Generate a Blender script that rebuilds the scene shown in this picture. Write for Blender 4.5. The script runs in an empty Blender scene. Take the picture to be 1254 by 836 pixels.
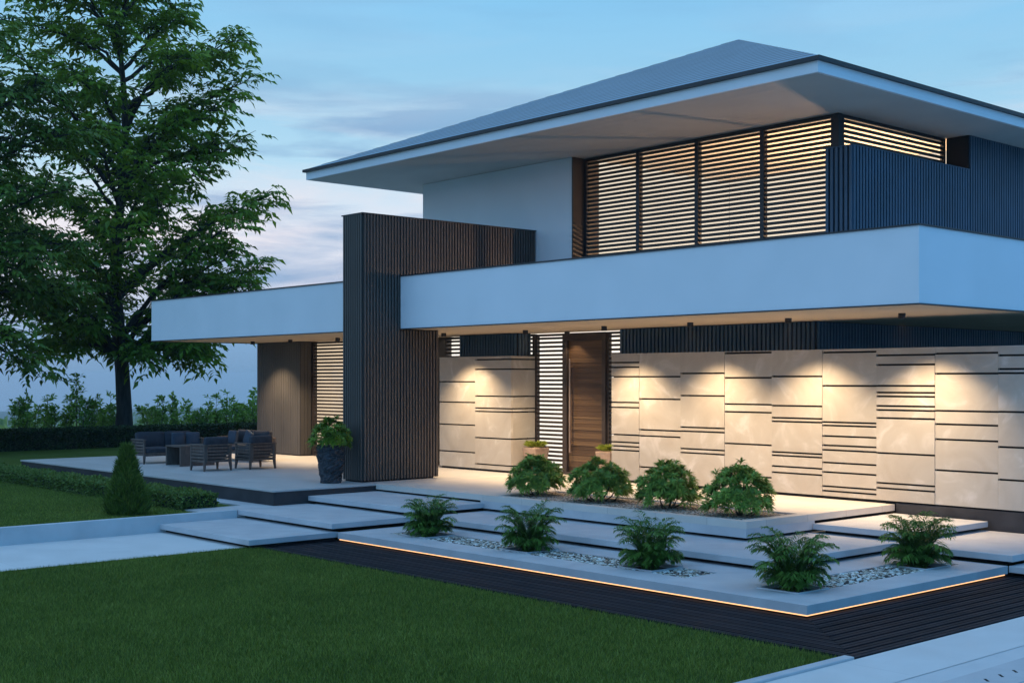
import bpy, bmesh, math, random
import numpy as np
from mathutils import Vector, Matrix
random.seed(7); rng = np.random.default_rng(7)
S = bpy.context.scene
COL = S.collection

# ------------------------------------------------------------------ camera
a = math.atan2(2384 - 627, 1572.3)
cam = bpy.data.cameras.new('camera'); co = bpy.data.objects.new('camera', cam); COL.objects.link(co)
cam.sensor_width = 36; cam.lens = 1572.3 / 1254 * 36; cam.shift_y = 47 / 1254
cam.clip_start = 0.1; cam.clip_end = 9000
co.location = (0, 0, 1.8); co.rotation_euler = (math.pi / 2, 0, a)
S.camera = co

# ------------------------------------------------------------------ node helpers
def newmat(name):
    m = bpy.data.materials.new(name); m.use_nodes = True
    nt = m.node_tree; b = nt.nodes['Principled BSDF']
    return m, nt, b
def N(nt, t, **kw):
    n = nt.nodes.new(t)
    for k, v in kw.items():
        if k.startswith('i_'): n.inputs[k[2:].replace('_', ' ')].default_value = v
        else: setattr(n, k, v)
    return n
def ramp(nt, stops, interp='LINEAR'):
    r = nt.nodes.new('ShaderNodeValToRGB'); e = r.color_ramp.elements; r.color_ramp.interpolation = interp
    while len(e) < len(stops): e.new(0.5)
    for i, (p, c) in enumerate(stops):
        e[i].position = p; e[i].color = (*c, 1) if len(c) == 3 else c
    return r
def noise_mat(name, c1, c2, scale=4, rough=0.7, bump=0.0, bscale=60, detail=5, metallic=0.0, stretch=(1, 1, 1), dist=0.0, spec=0.5, r2=None):
    m, nt, b = newmat(name); L = nt.links.new
    tc = N(nt, 'ShaderNodeTexCoord'); mp = N(nt, 'ShaderNodeMapping'); mp.inputs['Scale'].default_value = stretch
    L(tc.outputs['Object'], mp.inputs[0])
    n = N(nt, 'ShaderNodeTexNoise', i_Scale=scale, i_Detail=detail, i_Distortion=dist); L(mp.outputs[0], n.inputs['Vector'])
    r = ramp(nt, [(0.3, c1), (0.7, c2)]); L(n.outputs[0], r.inputs[0]); L(r.outputs[0], b.inputs['Base Color'])
    b.inputs['Roughness'].default_value = rough; b.inputs['Metallic'].default_value = metallic
    b.inputs['Specular IOR Level'].default_value = spec
    if r2:
        mr = N(nt, 'ShaderNodeMapRange'); mr.inputs['To Min'].default_value = rough; mr.inputs['To Max'].default_value = r2
        n3 = N(nt, 'ShaderNodeTexNoise', i_Scale=scale * 2.3, i_Detail=4); L(mp.outputs[0], n3.inputs['Vector'])
        L(n3.outputs[0], mr.inputs[0]); L(mr.outputs[0], b.inputs['Roughness'])
    if bump:
        n2 = N(nt, 'ShaderNodeTexNoise', i_Scale=bscale, i_Detail=4); L(mp.outputs[0], n2.inputs['Vector'])
        bp = N(nt, 'ShaderNodeBump', i_Strength=bump, i_Distance=0.01); L(n2.outputs[0], bp.inputs['Height']); L(bp.outputs[0], b.inputs['Normal'])
    return m
def emit_mat(name, col, st, var=0):
    m, nt, b = newmat(name); L = nt.links.new
    b.inputs['Base Color'].default_value = (.03, .025, .02, 1); b.inputs['Specular IOR Level'].default_value = 0; b.inputs['Emission Color'].default_value = (*col, 1); b.inputs['Emission Strength'].default_value = st
    if var:
        tc = N(nt, 'ShaderNodeTexCoord'); n = N(nt, 'ShaderNodeTexNoise', i_Scale=1.1, i_Detail=2); L(tc.outputs['Object'], n.inputs['Vector'])
        mr = N(nt, 'ShaderNodeMapRange'); mr.inputs['From Min'].default_value = .3; mr.inputs['From Max'].default_value = .7
        mr.inputs['To Min'].default_value = st * (1 - var); mr.inputs['To Max'].default_value = st * (1 + var)
        L(n.outputs[0], mr.inputs[0]); L(mr.outputs[0], b.inputs['Emission Strength'])
    return m
def leaf_mat(name, c1, c2, c3=None, rough=0.5, trans=0.25, obj_scale=1.2):
    """foliage: colour varies from clump to clump and from leaf to leaf"""
    m, nt, b = newmat(name); L = nt.links.new
    tc = N(nt, 'ShaderNodeTexCoord')
    n = N(nt, 'ShaderNodeTexNoise', i_Scale=obj_scale, i_Detail=6, i_Roughness=.65); L(tc.outputs['Object'], n.inputs['Vector'])
    at = N(nt, 'ShaderNodeAttribute', attribute_name='leafrand')
    mx = N(nt, 'ShaderNodeMath', operation='MULTIPLY_ADD'); mx.inputs[1].default_value = 0.55; L(at.outputs['Fac'], mx.inputs[0])
    ml = N(nt, 'ShaderNodeMath', operation='MULTIPLY'); ml.inputs[1].default_value = 0.45; L(n.outputs[0], ml.inputs[0]); L(ml.outputs[0], mx.inputs[2])
    r = ramp(nt, [(0.15, c1), (0.55, c2), (0.9, c3 or c2)]); L(mx.outputs[0], r.inputs[0]); L(r.outputs[0], b.inputs['Base Color'])
    b.inputs['Roughness'].default_value = rough; b.inputs['Specular IOR Level'].default_value = 0.35
    if trans:
        tr = N(nt, 'ShaderNodeBsdfTranslucent'); L(r.outputs[0], tr.inputs['Color'])
        ms = N(nt, 'ShaderNodeMixShader'); ms.inputs[0].default_value = trans
        out = nt.nodes['Material Output']; L(b.outputs[0], ms.inputs[1]); L(tr.outputs[0], ms.inputs[2]); L(ms.outputs[0], out.inputs['Surface'])
    return m

# ------------------------------------------------------------------ materials
M = {}
M['render'] = noise_mat('white_render', (.76, .77, .78), (.82, .82, .83), 1.3, .8, .15, 90)
M['soffit'] = noise_mat('soffit_board', (.56, .53, .49), (.62, .59, .54), 1.0, .8, .05, 40)
M['soffit_low'] = noise_mat('beige_soffit', (.46, .38, .28), (.52, .43, .32), 1.0, .8, .05, 40)
M['concrete'] = noise_mat('pale_concrete', (.44, .43, .44), (.54, .53, .53), 2.2, .55, .2, 120, r2=.8, dist=.4)
M['wallconcrete'] = noise_mat('retaining_concrete', (.46, .47, .48), (.56, .57, .58), 2.5, .8, .3, 80)
M['plinth'] = noise_mat('dark_plinth', (.018, .018, .022), (.04, .038, .042), 3, .6, .2, 60, r2=.8)
M['black'] = noise_mat('black_gap', (.004, .004, .005), (.007, .007, .008), 3, .9)
M['batten'] = noise_mat('dark_batten', (.068, .056, .048), (.078, .065, .056), 2, .5)
M['battenback'] = noise_mat('batten_backing', (.006, .006, .007), (.01, .01, .011), 3, .8)
M['batten_bronze'] = noise_mat('bronze_batten', (.060, .056, .052), (.078, .072, .067), 2, .5)
M['batten_steel'] = noise_mat('steel_batten', (.03, .07, .11), (.045, .095, .15), 2, .45)
M['darkmetal'] = noise_mat('dark_metal', (.012, .013, .017), (.022, .023, .028), 4, .45)
M['louvre'] = noise_mat('louvre_slat', (.022, .017, .014), (.04, .03, .025), 4, .5, stretch=(.5, 6, 6))
M['frame'] = noise_mat('bronze_frame', (.03, .022, .02), (.045, .034, .03), 4, .5)
M['lit_up'] = emit_mat('lit_room_upstairs', (1.0, .88, .70), .95, .06)
M['lit_down'] = emit_mat('lit_room_downstairs', (1.0, .92, .80), 1.35, .05)
M['lit_left'] = emit_mat('lit_room_lounge', (1.0, .78, .54), .85, .12)
M['led'] = emit_mat('led_strip', (1.0, .53, .24), 1.7)
M['lens'] = emit_mat('lamp_lens', (1.0, .8, .5), 2)
M['brown_pot'] = noise_mat('beige_stone_pot', (.36, .25, .18), (.46, .34, .26), 25, .85, .5, 60)
M['teak'] = noise_mat('weathered_wood', (.075, .052, .042), (.13, .095, .078), 6, .65, .2, 60, stretch=(3, 3, 1))
M['cushion'] = noise_mat('slate_cushion', (.026, .028, .036), (.042, .046, .058), 9, .9, .35, 250)
M['pillow'] = noise_mat('blue_pillow', (.035, .052, .075), (.052, .072, .10), 9, .9, .35, 250)
M['bark'] = noise_mat('bark', (.018, .016, .014), (.06, .052, .045), 5, .95, 1.0, 14, stretch=(2.5, 2.5, .5))
M['stem'] = noise_mat('stem', (.06, .045, .03), (.1, .08, .05), 8, .8)
M['soil'] = noise_mat('soil', (.02, .017, .014), (.05, .04, .03), 12, .95, .8, 40)
M['hill'] = noise_mat('far_land', (.03, .05, .03), (.07, .10, .06), .01, .95)
M['tree'] = leaf_mat('broad_leaf', (.07, .12, .008), (.20, .31, .022), (.38, .48, .055), obj_scale=.5, trans=.4)
M['tree2'] = leaf_mat('dark_broad_leaf', (.045, .09, .010), (.11, .19, .02), (.20, .30, .035), obj_scale=.5, trans=.25)
M['sapling'] = leaf_mat('sapling_leaf', (.12, .23, .035), (.25, .42, .06), (.38, .56, .1), trans=.35)
M['shrub'] = leaf_mat('rosette_leaf', (.07, .14, .02), (.22, .34, .05), (.42, .56, .10), rough=.4, obj_scale=4)
M['potleaf'] = leaf_mat('potted_leaf', (.06, .11, .008), (.15, .24, .015), (.27, .38, .03), rough=.4, obj_scale=5)
M['palm'] = leaf_mat('palm_leaf', (.04, .10, .016), (.11, .22, .035), (.22, .36, .06), rough=.4, obj_scale=4)
M['conifer'] = leaf_mat('conifer_leaf', (.04, .075, .008), (.10, .155, .016), (.19, .26, .035), rough=.7, trans=.1, obj_scale=4)
M['hedge'] = leaf_mat('hedge_leaf', (.06, .11, .018), (.13, .20, .035), (.24, .32, .07), obj_scale=3)
M['backhedge'] = leaf_mat('back_hedge_leaf', (.014, .028, .005), (.03, .055, .009), (.05, .08, .015), obj_scale=.8, trans=.1)
M['lime'] = leaf_mat('lime_leaf', (.16, .22, .02), (.28, .34, .04), (.36, .42, .06), obj_scale=8)
M['blade'] = leaf_mat('grass_blade', (.04, .075, .007), (.14, .195, .018), (.38, .43, .08), rough=.6, trans=.2, obj_scale=.9)
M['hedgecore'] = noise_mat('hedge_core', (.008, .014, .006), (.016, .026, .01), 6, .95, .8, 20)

def lawn_mat(name, c1, c2):
    m, nt, b = newmat(name); L = nt.links.new
    tc = N(nt, 'ShaderNodeTexCoord')
    n1 = N(nt, 'ShaderNodeTexNoise', i_Scale=.7, i_Detail=4); n2 = N(nt, 'ShaderNodeTexNoise', i_Scale=30, i_Detail=6)
    L(tc.outputs['Object'], n1.inputs[0]); L(tc.outputs['Object'], n2.inputs[0])
    ad = N(nt, 'ShaderNodeMath', operation='ADD'); L(n1.outputs[0], ad.inputs[0]); L(n2.outputs[0], ad.inputs[1])
    hv = N(nt, 'ShaderNodeMath', operation='MULTIPLY'); hv.inputs[1].default_value = .5; L(ad.outputs[0], hv.inputs[0])
    r = ramp(nt, [(.35, c1), (.65, c2)]); L(hv.outputs[0], r.inputs[0]); L(r.outputs[0], b.inputs['Base Color'])
    bp = N(nt, 'ShaderNodeBump', i_Strength=.7, i_Distance=.03); L(n2.outputs[0], bp.inputs['Height']); L(bp.outputs[0], b.inputs['Normal'])
    b.inputs['Roughness'].default_value = .95; b.inputs['Specular IOR Level'].default_value = .1
    return m
M['lawn'] = lawn_mat('lawn', (.035, .060, .008), (.07, .105, .016))
M['garden'] = lawn_mat('garden_lawn', (.055, .085, .010), (.09, .13, .02))

def tile_mat(name, c1, c2, w, h, mortar=.006, rough=.5):
    m, nt, b = newmat(name); L = nt.links.new
    tc = N(nt, 'ShaderNodeTexCoord')
    br = N(nt, 'ShaderNodeTexBrick', offset=0.0, squash=1.0); br.inputs['Scale'].default_value = 1
    br.inputs['Brick Width'].default_value = w; br.inputs['Row Height'].default_value = h; br.inputs['Mortar Size'].default_value = mortar
    br.inputs['Color1'].default_value = (*c1, 1); br.inputs['Color2'].default_value = (*c2, 1); br.inputs['Mortar'].default_value = (*[x * .8 for x in c1], 1)
    L(tc.outputs['Object'], br.inputs['Vector'])
    n = N(nt, 'ShaderNodeTexNoise', i_Scale=1.8, i_Detail=6, i_Distortion=.6); L(tc.outputs['Object'], n.inputs[0])
    mr = N(nt, 'ShaderNodeMapRange'); mr.inputs['To Min'].default_value = .82; mr.inputs['To Max'].default_value = 1.12; L(n.outputs[0], mr.inputs[0])
    mm = N(nt, 'ShaderNodeVectorMath', operation='SCALE'); L(br.outputs['Color'], mm.inputs[0]); L(mr.outputs[0], mm.inputs['Scale']); L(mm.outputs[0], b.inputs['Base Color'])
    m2 = N(nt, 'ShaderNodeMapRange'); m2.inputs['To Min'].default_value = rough - .15; m2.inputs['To Max'].default_value = rough + .25; L(n.outputs[0], m2.inputs[0]); L(m2.outputs[0], b.inputs['Roughness'])
    n2 = N(nt, 'ShaderNodeTexNoise', i_Scale=150, i_Detail=3); L(tc.outputs['Object'], n2.inputs[0])
    bp = N(nt, 'ShaderNodeBump', i_Strength=.12, i_Distance=.005); L(n2.outputs[0], bp.inputs['Height']); L(bp.outputs[0], b.inputs['Normal'])
    return m
M['tile'] = tile_mat('terrace_tile', (.44, .42, .40), (.50, .48, .46), .9, .9)
M['porch'] = tile_mat('porch_tile', (.58, .52, .46), (.63, .57, .51), .9, .9)
M['pave'] = tile_mat('pavement', (.64, .62, .60), (.67, .65, .63), 3.0, 3.0, .004, .6)

def stone_mat():
    m, nt, b = newmat('stone_cladding'); L = nt.links.new
    tc = N(nt, 'ShaderNodeTexCoord'); oi = N(nt, 'ShaderNodeObjectInfo')
    at = N(nt, 'ShaderNodeAttribute', attribute_name='leafrand')
    sep = N(nt, 'ShaderNodeVectorMath', operation='ADD'); L(tc.outputs['Object'], sep.inputs[0])
    cx = N(nt, 'ShaderNodeCombineXYZ'); ml = N(nt, 'ShaderNodeMath', operation='MULTIPLY'); ml.inputs[1].default_value = 40; L(at.outputs['Fac'], ml.inputs[0])
    L(ml.outputs[0], cx.inputs[0]); L(ml.outputs[0], cx.inputs[2]); L(cx.outputs[0], sep.inputs[1])
    n = N(nt, 'ShaderNodeTexNoise', i_Scale=1.6, i_Detail=7, i_Distortion=1.6, i_Roughness=.55); L(sep.outputs[0], n.inputs['Vector'])
    r = ramp(nt, [(.25, (.40, .355, .295)), (.45, (.44, .395, .335)), (.56, (.46, .42, .36)), (.68, (.56, .52, .47))]); L(n.outputs[0], r.inputs[0])
    mr = N(nt, 'ShaderNodeMapRange'); mr.inputs['To Min'].default_value = .93; mr.inputs['To Max'].default_value = 1.06; L(at.outputs['Fac'], mr.inputs[0])
    sc = N(nt, 'ShaderNodeVectorMath', operation='SCALE'); L(r.outputs[0], sc.inputs[0]); L(mr.outputs[0], sc.inputs['Scale']); L(sc.outputs[0], b.inputs['Base Color'])
    b.inputs['Roughness'].default_value = .5
    n2 = N(nt, 'ShaderNodeTexNoise', i_Scale=70, i_Detail=3); L(tc.outputs['Object'], n2.inputs[0])
    bp = N(nt, 'ShaderNodeBump', i_Strength=.08, i_Distance=.005); L(n2.outputs[0], bp.inputs['Height']); L(bp.outputs[0], b.inputs['Normal'])
    return m
M['stone'] = stone_mat()
def wood_door():
    m, nt, b = newmat('walnut_door'); L = nt.links.new
    tc = N(nt, 'ShaderNodeTexCoord'); mp = N(nt, 'ShaderNodeMapping'); mp.inputs['Scale'].default_value = (.8, 1, 30); L(tc.outputs['Object'], mp.inputs[0])
    n = N(nt, 'ShaderNodeTexNoise', i_Scale=1.2, i_Detail=3); L(mp.outputs[0], n.inputs[0])
    at = N(nt, 'ShaderNodeAttribute', attribute_name='leafrand')
    mx = N(nt, 'ShaderNodeMath', operation='MULTIPLY_ADD'); mx.inputs[1].default_value = .45; L(at.outputs['Fac'], mx.inputs[0]); 
    ml = N(nt, 'ShaderNodeMath', operation='MULTIPLY'); ml.inputs[1].default_value = .55; L(n.outputs[0], ml.inputs[0]); L(ml.outputs[0], mx.inputs[2])
    r = ramp(nt, [(.15, (.042, .024, .013)), (.5, (.08, .047, .025)), (.85, (.15, .095, .05))]); L(mx.outputs[0], r.inputs[0]); L(r.outputs[0], b.inputs['Base Color'])
    b.inputs['Roughness'].default_value = .4
    return m
M['wood'] = wood_door()
def deck_mat():
    m, nt, b = newmat('deck_board'); L = nt.links.new
    tc = N(nt, 'ShaderNodeTexCoord'); at = N(nt, 'ShaderNodeAttribute', attribute_name='leafrand')
    n = N(nt, 'ShaderNodeTexNoise', i_Scale=5, i_Detail=5); L(tc.outputs['Object'], n.inputs[0])
    ad = N(nt, 'ShaderNodeMath', operation='ADD'); L(n.outputs[0], ad.inputs[0]); L(at.outputs['Fac'], ad.inputs[1])
    hv = N(nt, 'ShaderNodeMath', operation='MULTIPLY'); hv.inputs[1].default_value = .5; L(ad.outputs[0], hv.inputs[0])
    r = ramp(nt, [(.2, (.008, .008, .011)), (.8, (.030, .028, .034))]); L(hv.outputs[0], r.inputs[0]); L(r.outputs[0], b.inputs['Base Color'])
    b.inputs['Roughness'].default_value = .7; b.inputs['Specular IOR Level'].default_value = .12
    return m
M['deck'] = deck_mat()
def roof_mat():
    m, nt, b = newmat('roof_metal'); L = nt.links.new
    tc = N(nt, 'ShaderNodeTexCoord'); n = N(nt, 'ShaderNodeTexNoise', i_Scale=1.5, i_Detail=4); L(tc.outputs['Object'], n.inputs[0])
    r = ramp(nt, [(.3, (.13, .27, .36)), (.7, (.17, .33, .44))]); L(n.outputs[0], r.inputs[0]); L(r.outputs[0], b.inputs['Base Color'])
    b.inputs['Roughness'].default_value = .45; b.inputs['Metallic'].default_value = .0
    return m
M['roof'] = roof_mat()
def gravel_mat(name, stops):
    m, nt, b = newmat(name); L = nt.links.new
    at = N(nt, 'ShaderNodeAttribute', attribute_name='leafrand')
    r = ramp(nt, stops, 'CONSTANT'); L(at.outputs['Fac'], r.inputs[0]); L(r.outputs[0], b.inputs['Base Color'])
    b.inputs['Roughness'].default_value = .7
    return m
M['pebble'] = gravel_mat('pale_pebble', [(0, (.04, .035, .03)), (.25, (.2, .17, .13)), (.42, (.55, .53, .46)), (.55, (.72, .72, .68)), (.8, (.42, .38, .3))])
M['gravel'] = gravel_mat('tan_gravel', [(0, (.12, .09, .07)), (.25, (.28, .22, .17)), (.5, (.42, .35, .28)), (.75, (.5, .46, .4)), (.9, (.2, .16, .13))])
def rock_pot():
    m, nt, b = newmat('slate_rock_pot'); L = nt.links.new
    tc = N(nt, 'ShaderNodeTexCoord'); n = N(nt, 'ShaderNodeTexNoise', i_Scale=7, i_Detail=6); L(tc.outputs['Object'], n.inputs[0])
    r = ramp(nt, [(.3, (.012, .014, .018)), (.7, (.05, .055, .065))]); L(n.outputs[0], r.inputs[0]); L(r.outputs[0], b.inputs['Base Color'])
    b.inputs['Roughness'].default_value = .7
    return m
M['rock'] = rock_pot()
gl, gnt, gb = newmat('window_glass')
_t = N(gnt, 'ShaderNodeBsdfTransparent'); _g = N(gnt, 'ShaderNodeBsdfGlossy'); _g.inputs['Roughness'].default_value = .02
_m = N(gnt, 'ShaderNodeMixShader'); _m.inputs[0].default_value = .06
gnt.links.new(_t.outputs[0], _m.inputs[1]); gnt.links.new(_g.outputs[0], _m.inputs[2]); gnt.links.new(_m.outputs[0], gnt.nodes['Material Output'].inputs['Surface'])
M['glass'] = gl

# ------------------------------------------------------------------ mesh helpers
class MB:
    def __init__(s): s.v = []; s.f = []; s.r = []
    def poly(s, pts, r=None):
        i = len(s.v); s.v += [tuple(p) for p in pts]; s.f.append(tuple(range(i, i + len(pts)))); s.r += [random.random() if r is None else r] * 1
    def hexa(s, p, r=None):      # 8 pts bottom ccw, top ccw
        i = len(s.v); s.v += [tuple(q) for q in p]; r = random.random() if r is None else r
        for f in ((3, 2, 1, 0), (4, 5, 6, 7), (0, 1, 5, 4), (1, 2, 6, 5), (2, 3, 7, 6), (3, 0, 4, 7)):
            s.f.append(tuple(i + k for k in f)); s.r.append(r)
    def box(s, x0, x1, y0, y1, z0, z1, r=None):
        s.hexa([(x0, y0, z0), (x1, y0, z0), (x1, y1, z0), (x0, y1, z0), (x0, y0, z1), (x1, y0, z1), (x1, y1, z1), (x0, y1, z1)], r)
    def prism(s, pts, z0, z1, r=None):
        n = len(pts); i = len(s.v); r = random.random() if r is None else r
        s.v += [(x, y, z0) for x, y in pts] + [(x, y, z1) for x, y in pts]
        s.f.append(tuple(i + k for k in range(n))[::-1]); s.f.append(tuple(i + n + k for k in range(n))); s.r += [r, r]
        for k in range(n): s.f.append((i + k, i + (k + 1) % n, i + n + (k + 1) % n, i + n + k)); s.r.append(r)
    def tube(s, pts, rad, seg=8, cap=True):
        pts = [Vector(p) for p in pts]; i0 = len(s.v)
        for k, p in enumerate(pts):
            d = (pts[min(k + 1, len(pts) - 1)] - pts[max(k - 1, 0)]).normalized()
            u = d.cross(Vector((0.3, 1, .1))).normalized() if abs(d.z) > .9 else d.cross(Vector((0, 0, 1))).normalized(); w = d.cross(u)
            rr = rad[k] if isinstance(rad, (list, tuple)) else rad
            for j in range(seg):
                t = 2 * math.pi * j / seg; s.v.append(tuple(p + u * math.cos(t) * rr + w * math.sin(t) * rr))
        for k in range(len(pts) - 1):
            for j in range(seg):
                q = (i0 + k * seg + j, i0 + k * seg + (j + 1) % seg, i0 + (k + 1) * seg + (j + 1) % seg, i0 + (k + 1) * seg + j)
                s.f.append(q); s.r.append(.5)
        if cap:
            s.f.append(tuple(i0 + j for j in range(seg))[::-1]); s.f.append(tuple(i0 + (len(pts) - 1) * seg + j for j in range(seg))); s.r += [.5, .5]
    def build(s, name, mat, parent=None, smooth=False, bevel=0, subs=0, loc=None):
        me = bpy.data.meshes.new(name)
        v = s.v
        if loc: v = [(p[0] - loc[0], p[1] - loc[1], p[2] - loc[2]) for p in s.v]
        me.from_pydata(v, [], s.f); me.update()
        at = me.attributes.new('leafrand', 'FLOAT', 'FACE'); at.data.foreach_set('value', np.array(s.r[:len(s.f)] + [.5] * (len(s.f) - len(s.r)), dtype=np.float32))
        bm = bmesh.new(); bm.from_mesh(me); bmesh.ops.recalc_face_normals(bm, faces=bm.faces); bm.to_mesh(me); bm.free()
        me.materials.append(mat)
        if smooth: me.polygons.foreach_set('use_smooth', [True] * len(me.polygons))
        o = bpy.data.objects.new(name, me); COL.objects.link(o)
        if parent: o.parent = parent
        if loc: o.location = loc
        if bevel:
            b = o.modifiers.new('bevel', 'BEVEL'); b.width = bevel; b.segments = 2; b.limit_method = 'ANGLE'
        if subs:
            b = o.modifiers.new('sub', 'SUBSURF'); b.levels = subs; b.render_levels = subs
        return o
def tag(o, label=None, cat=None, group=None, kind=None):
    if label: o['label'] = label
    if cat: o['category'] = cat
    if group: o['group'] = group
    if kind: o['kind'] = kind
    return o
def empty(name, loc, rz=0, label=None, cat=None, group=None):
    o = bpy.data.objects.new(name, None); COL.objects.link(o); o.location = loc; o.rotation_euler.z = rz
    o.empty_display_size = .2
    return tag(o, label, cat, group)
def copy_tree(o, parent=None):
    c = o.copy(); COL.objects.link(c); c.parent = parent
    for ch in [q for q in bpy.data.objects if q.parent == o]:
        copy_tree(ch, c)
    return c
def tri_mesh(name, V, nper, faces_local, mat, parent=None, rand=None):
    """V: (n, nper, 3); same local faces for every element"""
    n = V.shape[0]; nf = len(faces_local)
    me = bpy.data.meshes.new(name)
    fl = np.array(faces_local); k = fl.shape[1]
    F = (fl[None] + (np.arange(n) * nper)[:, None, None]).reshape(-1, k)
    me.vertices.add(n * nper); me.vertices.foreach_set('co', V.reshape(-1).astype(np.float32))
    me.loops.add(F.size); me.loops.foreach_set('vertex_index', F.reshape(-1).astype(np.int32))
    me.polygons.add(len(F)); me.polygons.foreach_set('loop_start', (np.arange(len(F)) * k).astype(np.int32))
    try: me.polygons.foreach_set('loop_total', np.full(len(F), k, dtype=np.int32))
    except Exception: pass
    me.update(calc_edges=True)
    at = me.attributes.new('leafrand', 'FLOAT', 'FACE')
    rr = rng.random(n) if rand is None else rand
    at.data.foreach_set('value', np.repeat(rr, nf).astype(np.float32))
    me.materials.append(mat)
    o = bpy.data.objects.new(name, me); COL.objects.link(o)
    if parent: o.parent = parent
    return o
def norm(v): return v / np.maximum(np.linalg.norm(v, axis=-1, keepdims=True), 1e-9)
def leaves(name, P, D, L, W, mat, parent=None, up=None, droop=.25, rand=None):
    """pointed, folded leaf (4 tris) at P, growing along D"""
    n = len(P); D = norm(D)
    if up is None: up = norm(rng.normal(size=(n, 3)) + np.array([0, 0, 1.0]))
    Sd = norm(np.cross(D, up)); U = np.cross(Sd, D)
    L = np.broadcast_to(L, (n,))[:, None]; W = np.broadcast_to(W, (n,))[:, None]
    mid = P + D * L * .5 + U * L * .06
    tip = P + D * L - np.array([0, 0, 1.0]) * L * droop * .5
    V = np.stack([P, mid + Sd * W * .5 + U * W * .12, tip, mid - Sd * W * .5 + U * W * .12, mid - U * W * .1], 1)
    return tri_mesh(name, V, 5, [(0, 1, 4), (1, 2, 4), (2, 3, 4), (3, 0, 4)], mat, parent, rand)

# ------------------------------------------------------------------ terrain and lawns
def sheet(name, pts, z, mat, kind='structure'):
    m = MB(); m.poly([(x, y, z) for x, y in pts]); return tag(m.build(name, mat), kind=kind)
# land beyond the garden: falls away into a wide valley
g = MB()
prof = [(-50, -.62), (-56, -2.0), (-70, -7), (-110, -15), (-200, -20), (-400, -28), (-900, -42), (-2600, -60)]
yy = [-3000, -900, -300, -100, -20, 20, 60, 150, 400, 1100, 3200]
idx = {}
for i, (x, z) in enumerate(prof):
    for j, y in enumerate(yy):
        idx[i, j] = len(g.v); g.v.append((x, y, z + (0 if i < 2 else 1.2 * math.sin(i * 2.1 + j * 1.7))))
for i in range(len(prof) - 1):
    for j in range(len(yy) - 1):
        g.f.append((idx[i, j], idx[i + 1, j], idx[i + 1, j + 1], idx[i, j + 1]))
tag(g.build('hills', M['hill'], smooth=True), kind='structure')
# garden ground: one sheet, split into the higher garden (left) and the lower yard (right)
sheet('garden_ground', [(-50, -300), (-18.12, -300), (-18.12, 10.6), (-18.12, 300), (-50, 300)], -.275, M['garden'])
m = MB(); m.poly([(-50, -300, -.275), (-50, -300, -.62), (-50, 300, -.62), (-50, 300, -.275)]); tag(m.build('ground_step', M['garden']), kind='structure')
sheet('ground', [(-18.0, -300), (400, -300), (400, 400), (-18.0, 400)], -.53, M['lawn'])
sheet('lawn', [(-15.6, -60), (-6.1, -60), (-6.1, 9.16), (-15.6, 9.16)], -.515, M['lawn'])
sheet('path', [(-18.0, -60), (-15.6, -60), (-15.6, 9.3), (-18.0, 9.3)], -.5, M['pave'])
# pavement at the right with its kerb
sheet('pavement', [(-6.0, -60), (-5.34, -60), (-5.34, 60), (-6.0, 60)], -.5, M['pave'])
sheet('driveway', [(-5.36, -60), (30, -60), (30, 60), (-5.36, 60)], -.504, noise_mat('driveway', (.54, .54, .54), (.59, .59, .59), 3, .6, .2, 90))
m = MB(); m.box(-6.1, -6.002, -60, 9.16, -.53, -.478); tag(m.build('kerb', M['concrete'], bevel=.008), kind='structure')
# drain cover with slots
dr = empty('drain_cover', (-4.9, 9.4, -.504), label='pale drain channel with short dark slots in the driveway at the lower right', cat='drain')
m = MB(); m.box(-5.1, -4.7, 4, 14, -.504, -.496, .5); o = m.build('channel', M['concrete'], dr); o.location = (4.9, -9.4, .504)
for k in range(16):
    m = MB(); y = 7.45 + .225 * k; m.prism([(-4.94, y + .035), (-4.925, y + .05), (-4.865, y - .01), (-4.88, y - .025)], -.4959, -.4945, .5)
    o = m.build('slot', M['black'], dr); o.location = (4.9, -9.4, .504)

# ------------------------------------------------------------------ deck boards
dk = MB()
pitch = .122
def boards_front():
    n = int(round(1.21 / pitch))
    for k in range(n + 1):
        y1 = 10.40 - k * pitch; y0 = y1 - .094
        if y0 < 9.15: y0 = 9.17
        if y1 - y0 < .03: continue
        xr1 = -7.33 + (10.38 - y1) * 1.33 / 1.21; xr0 = -7.33 + (10.38 - y0) * 1.33 / 1.21
        for (u0, u1) in ((0, .45), (.55, 1)):
            a0 = y0 + (y1 - y0) * u0; a1 = y0 + (y1 - y0) * u1
            b0 = xr0 + (xr1 - xr0) * u0; b1 = xr0 + (xr1 - xr0) * u1
            dk.prism([(-15.58, a0), (b0, a0), (b1, a1), (-15.58, a1)], -.53, -.5)
def boards_right():
    n = int(round(1.33 / (pitch * 1.1)))
    for k in range(n + 1):
        x0 = -7.33 - .02 + k * pitch * 1.1; x1 = min(x0 + .102, -6.004)
        if x1 - x0 < .03: continue
        c = lambda x: 10.38 - (x + 7.33) * 1.21 / 1.33
        for (u0, u1) in ((0, .45), (.55, 1)):
            a0 = x0 + (x1 - x0) * u0; a1 = x0 + (x1 - x0) * u1
            dk.prism([(a0, c(a0) + .006), (a1, c(a1) + .006), (a1, 26), (a0, 26)], -.53, -.5)
boards_front(); boards_right()
tag(dk.build('deck', M['deck']), kind='structure')
sheet('deck_base', [(-15.6, 9.162), (-6.002, 9.162), (-6.002, 26), (-7.6, 26), (-7.6, 11), (-15.6, 11)], -.524, M['black'])

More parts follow.
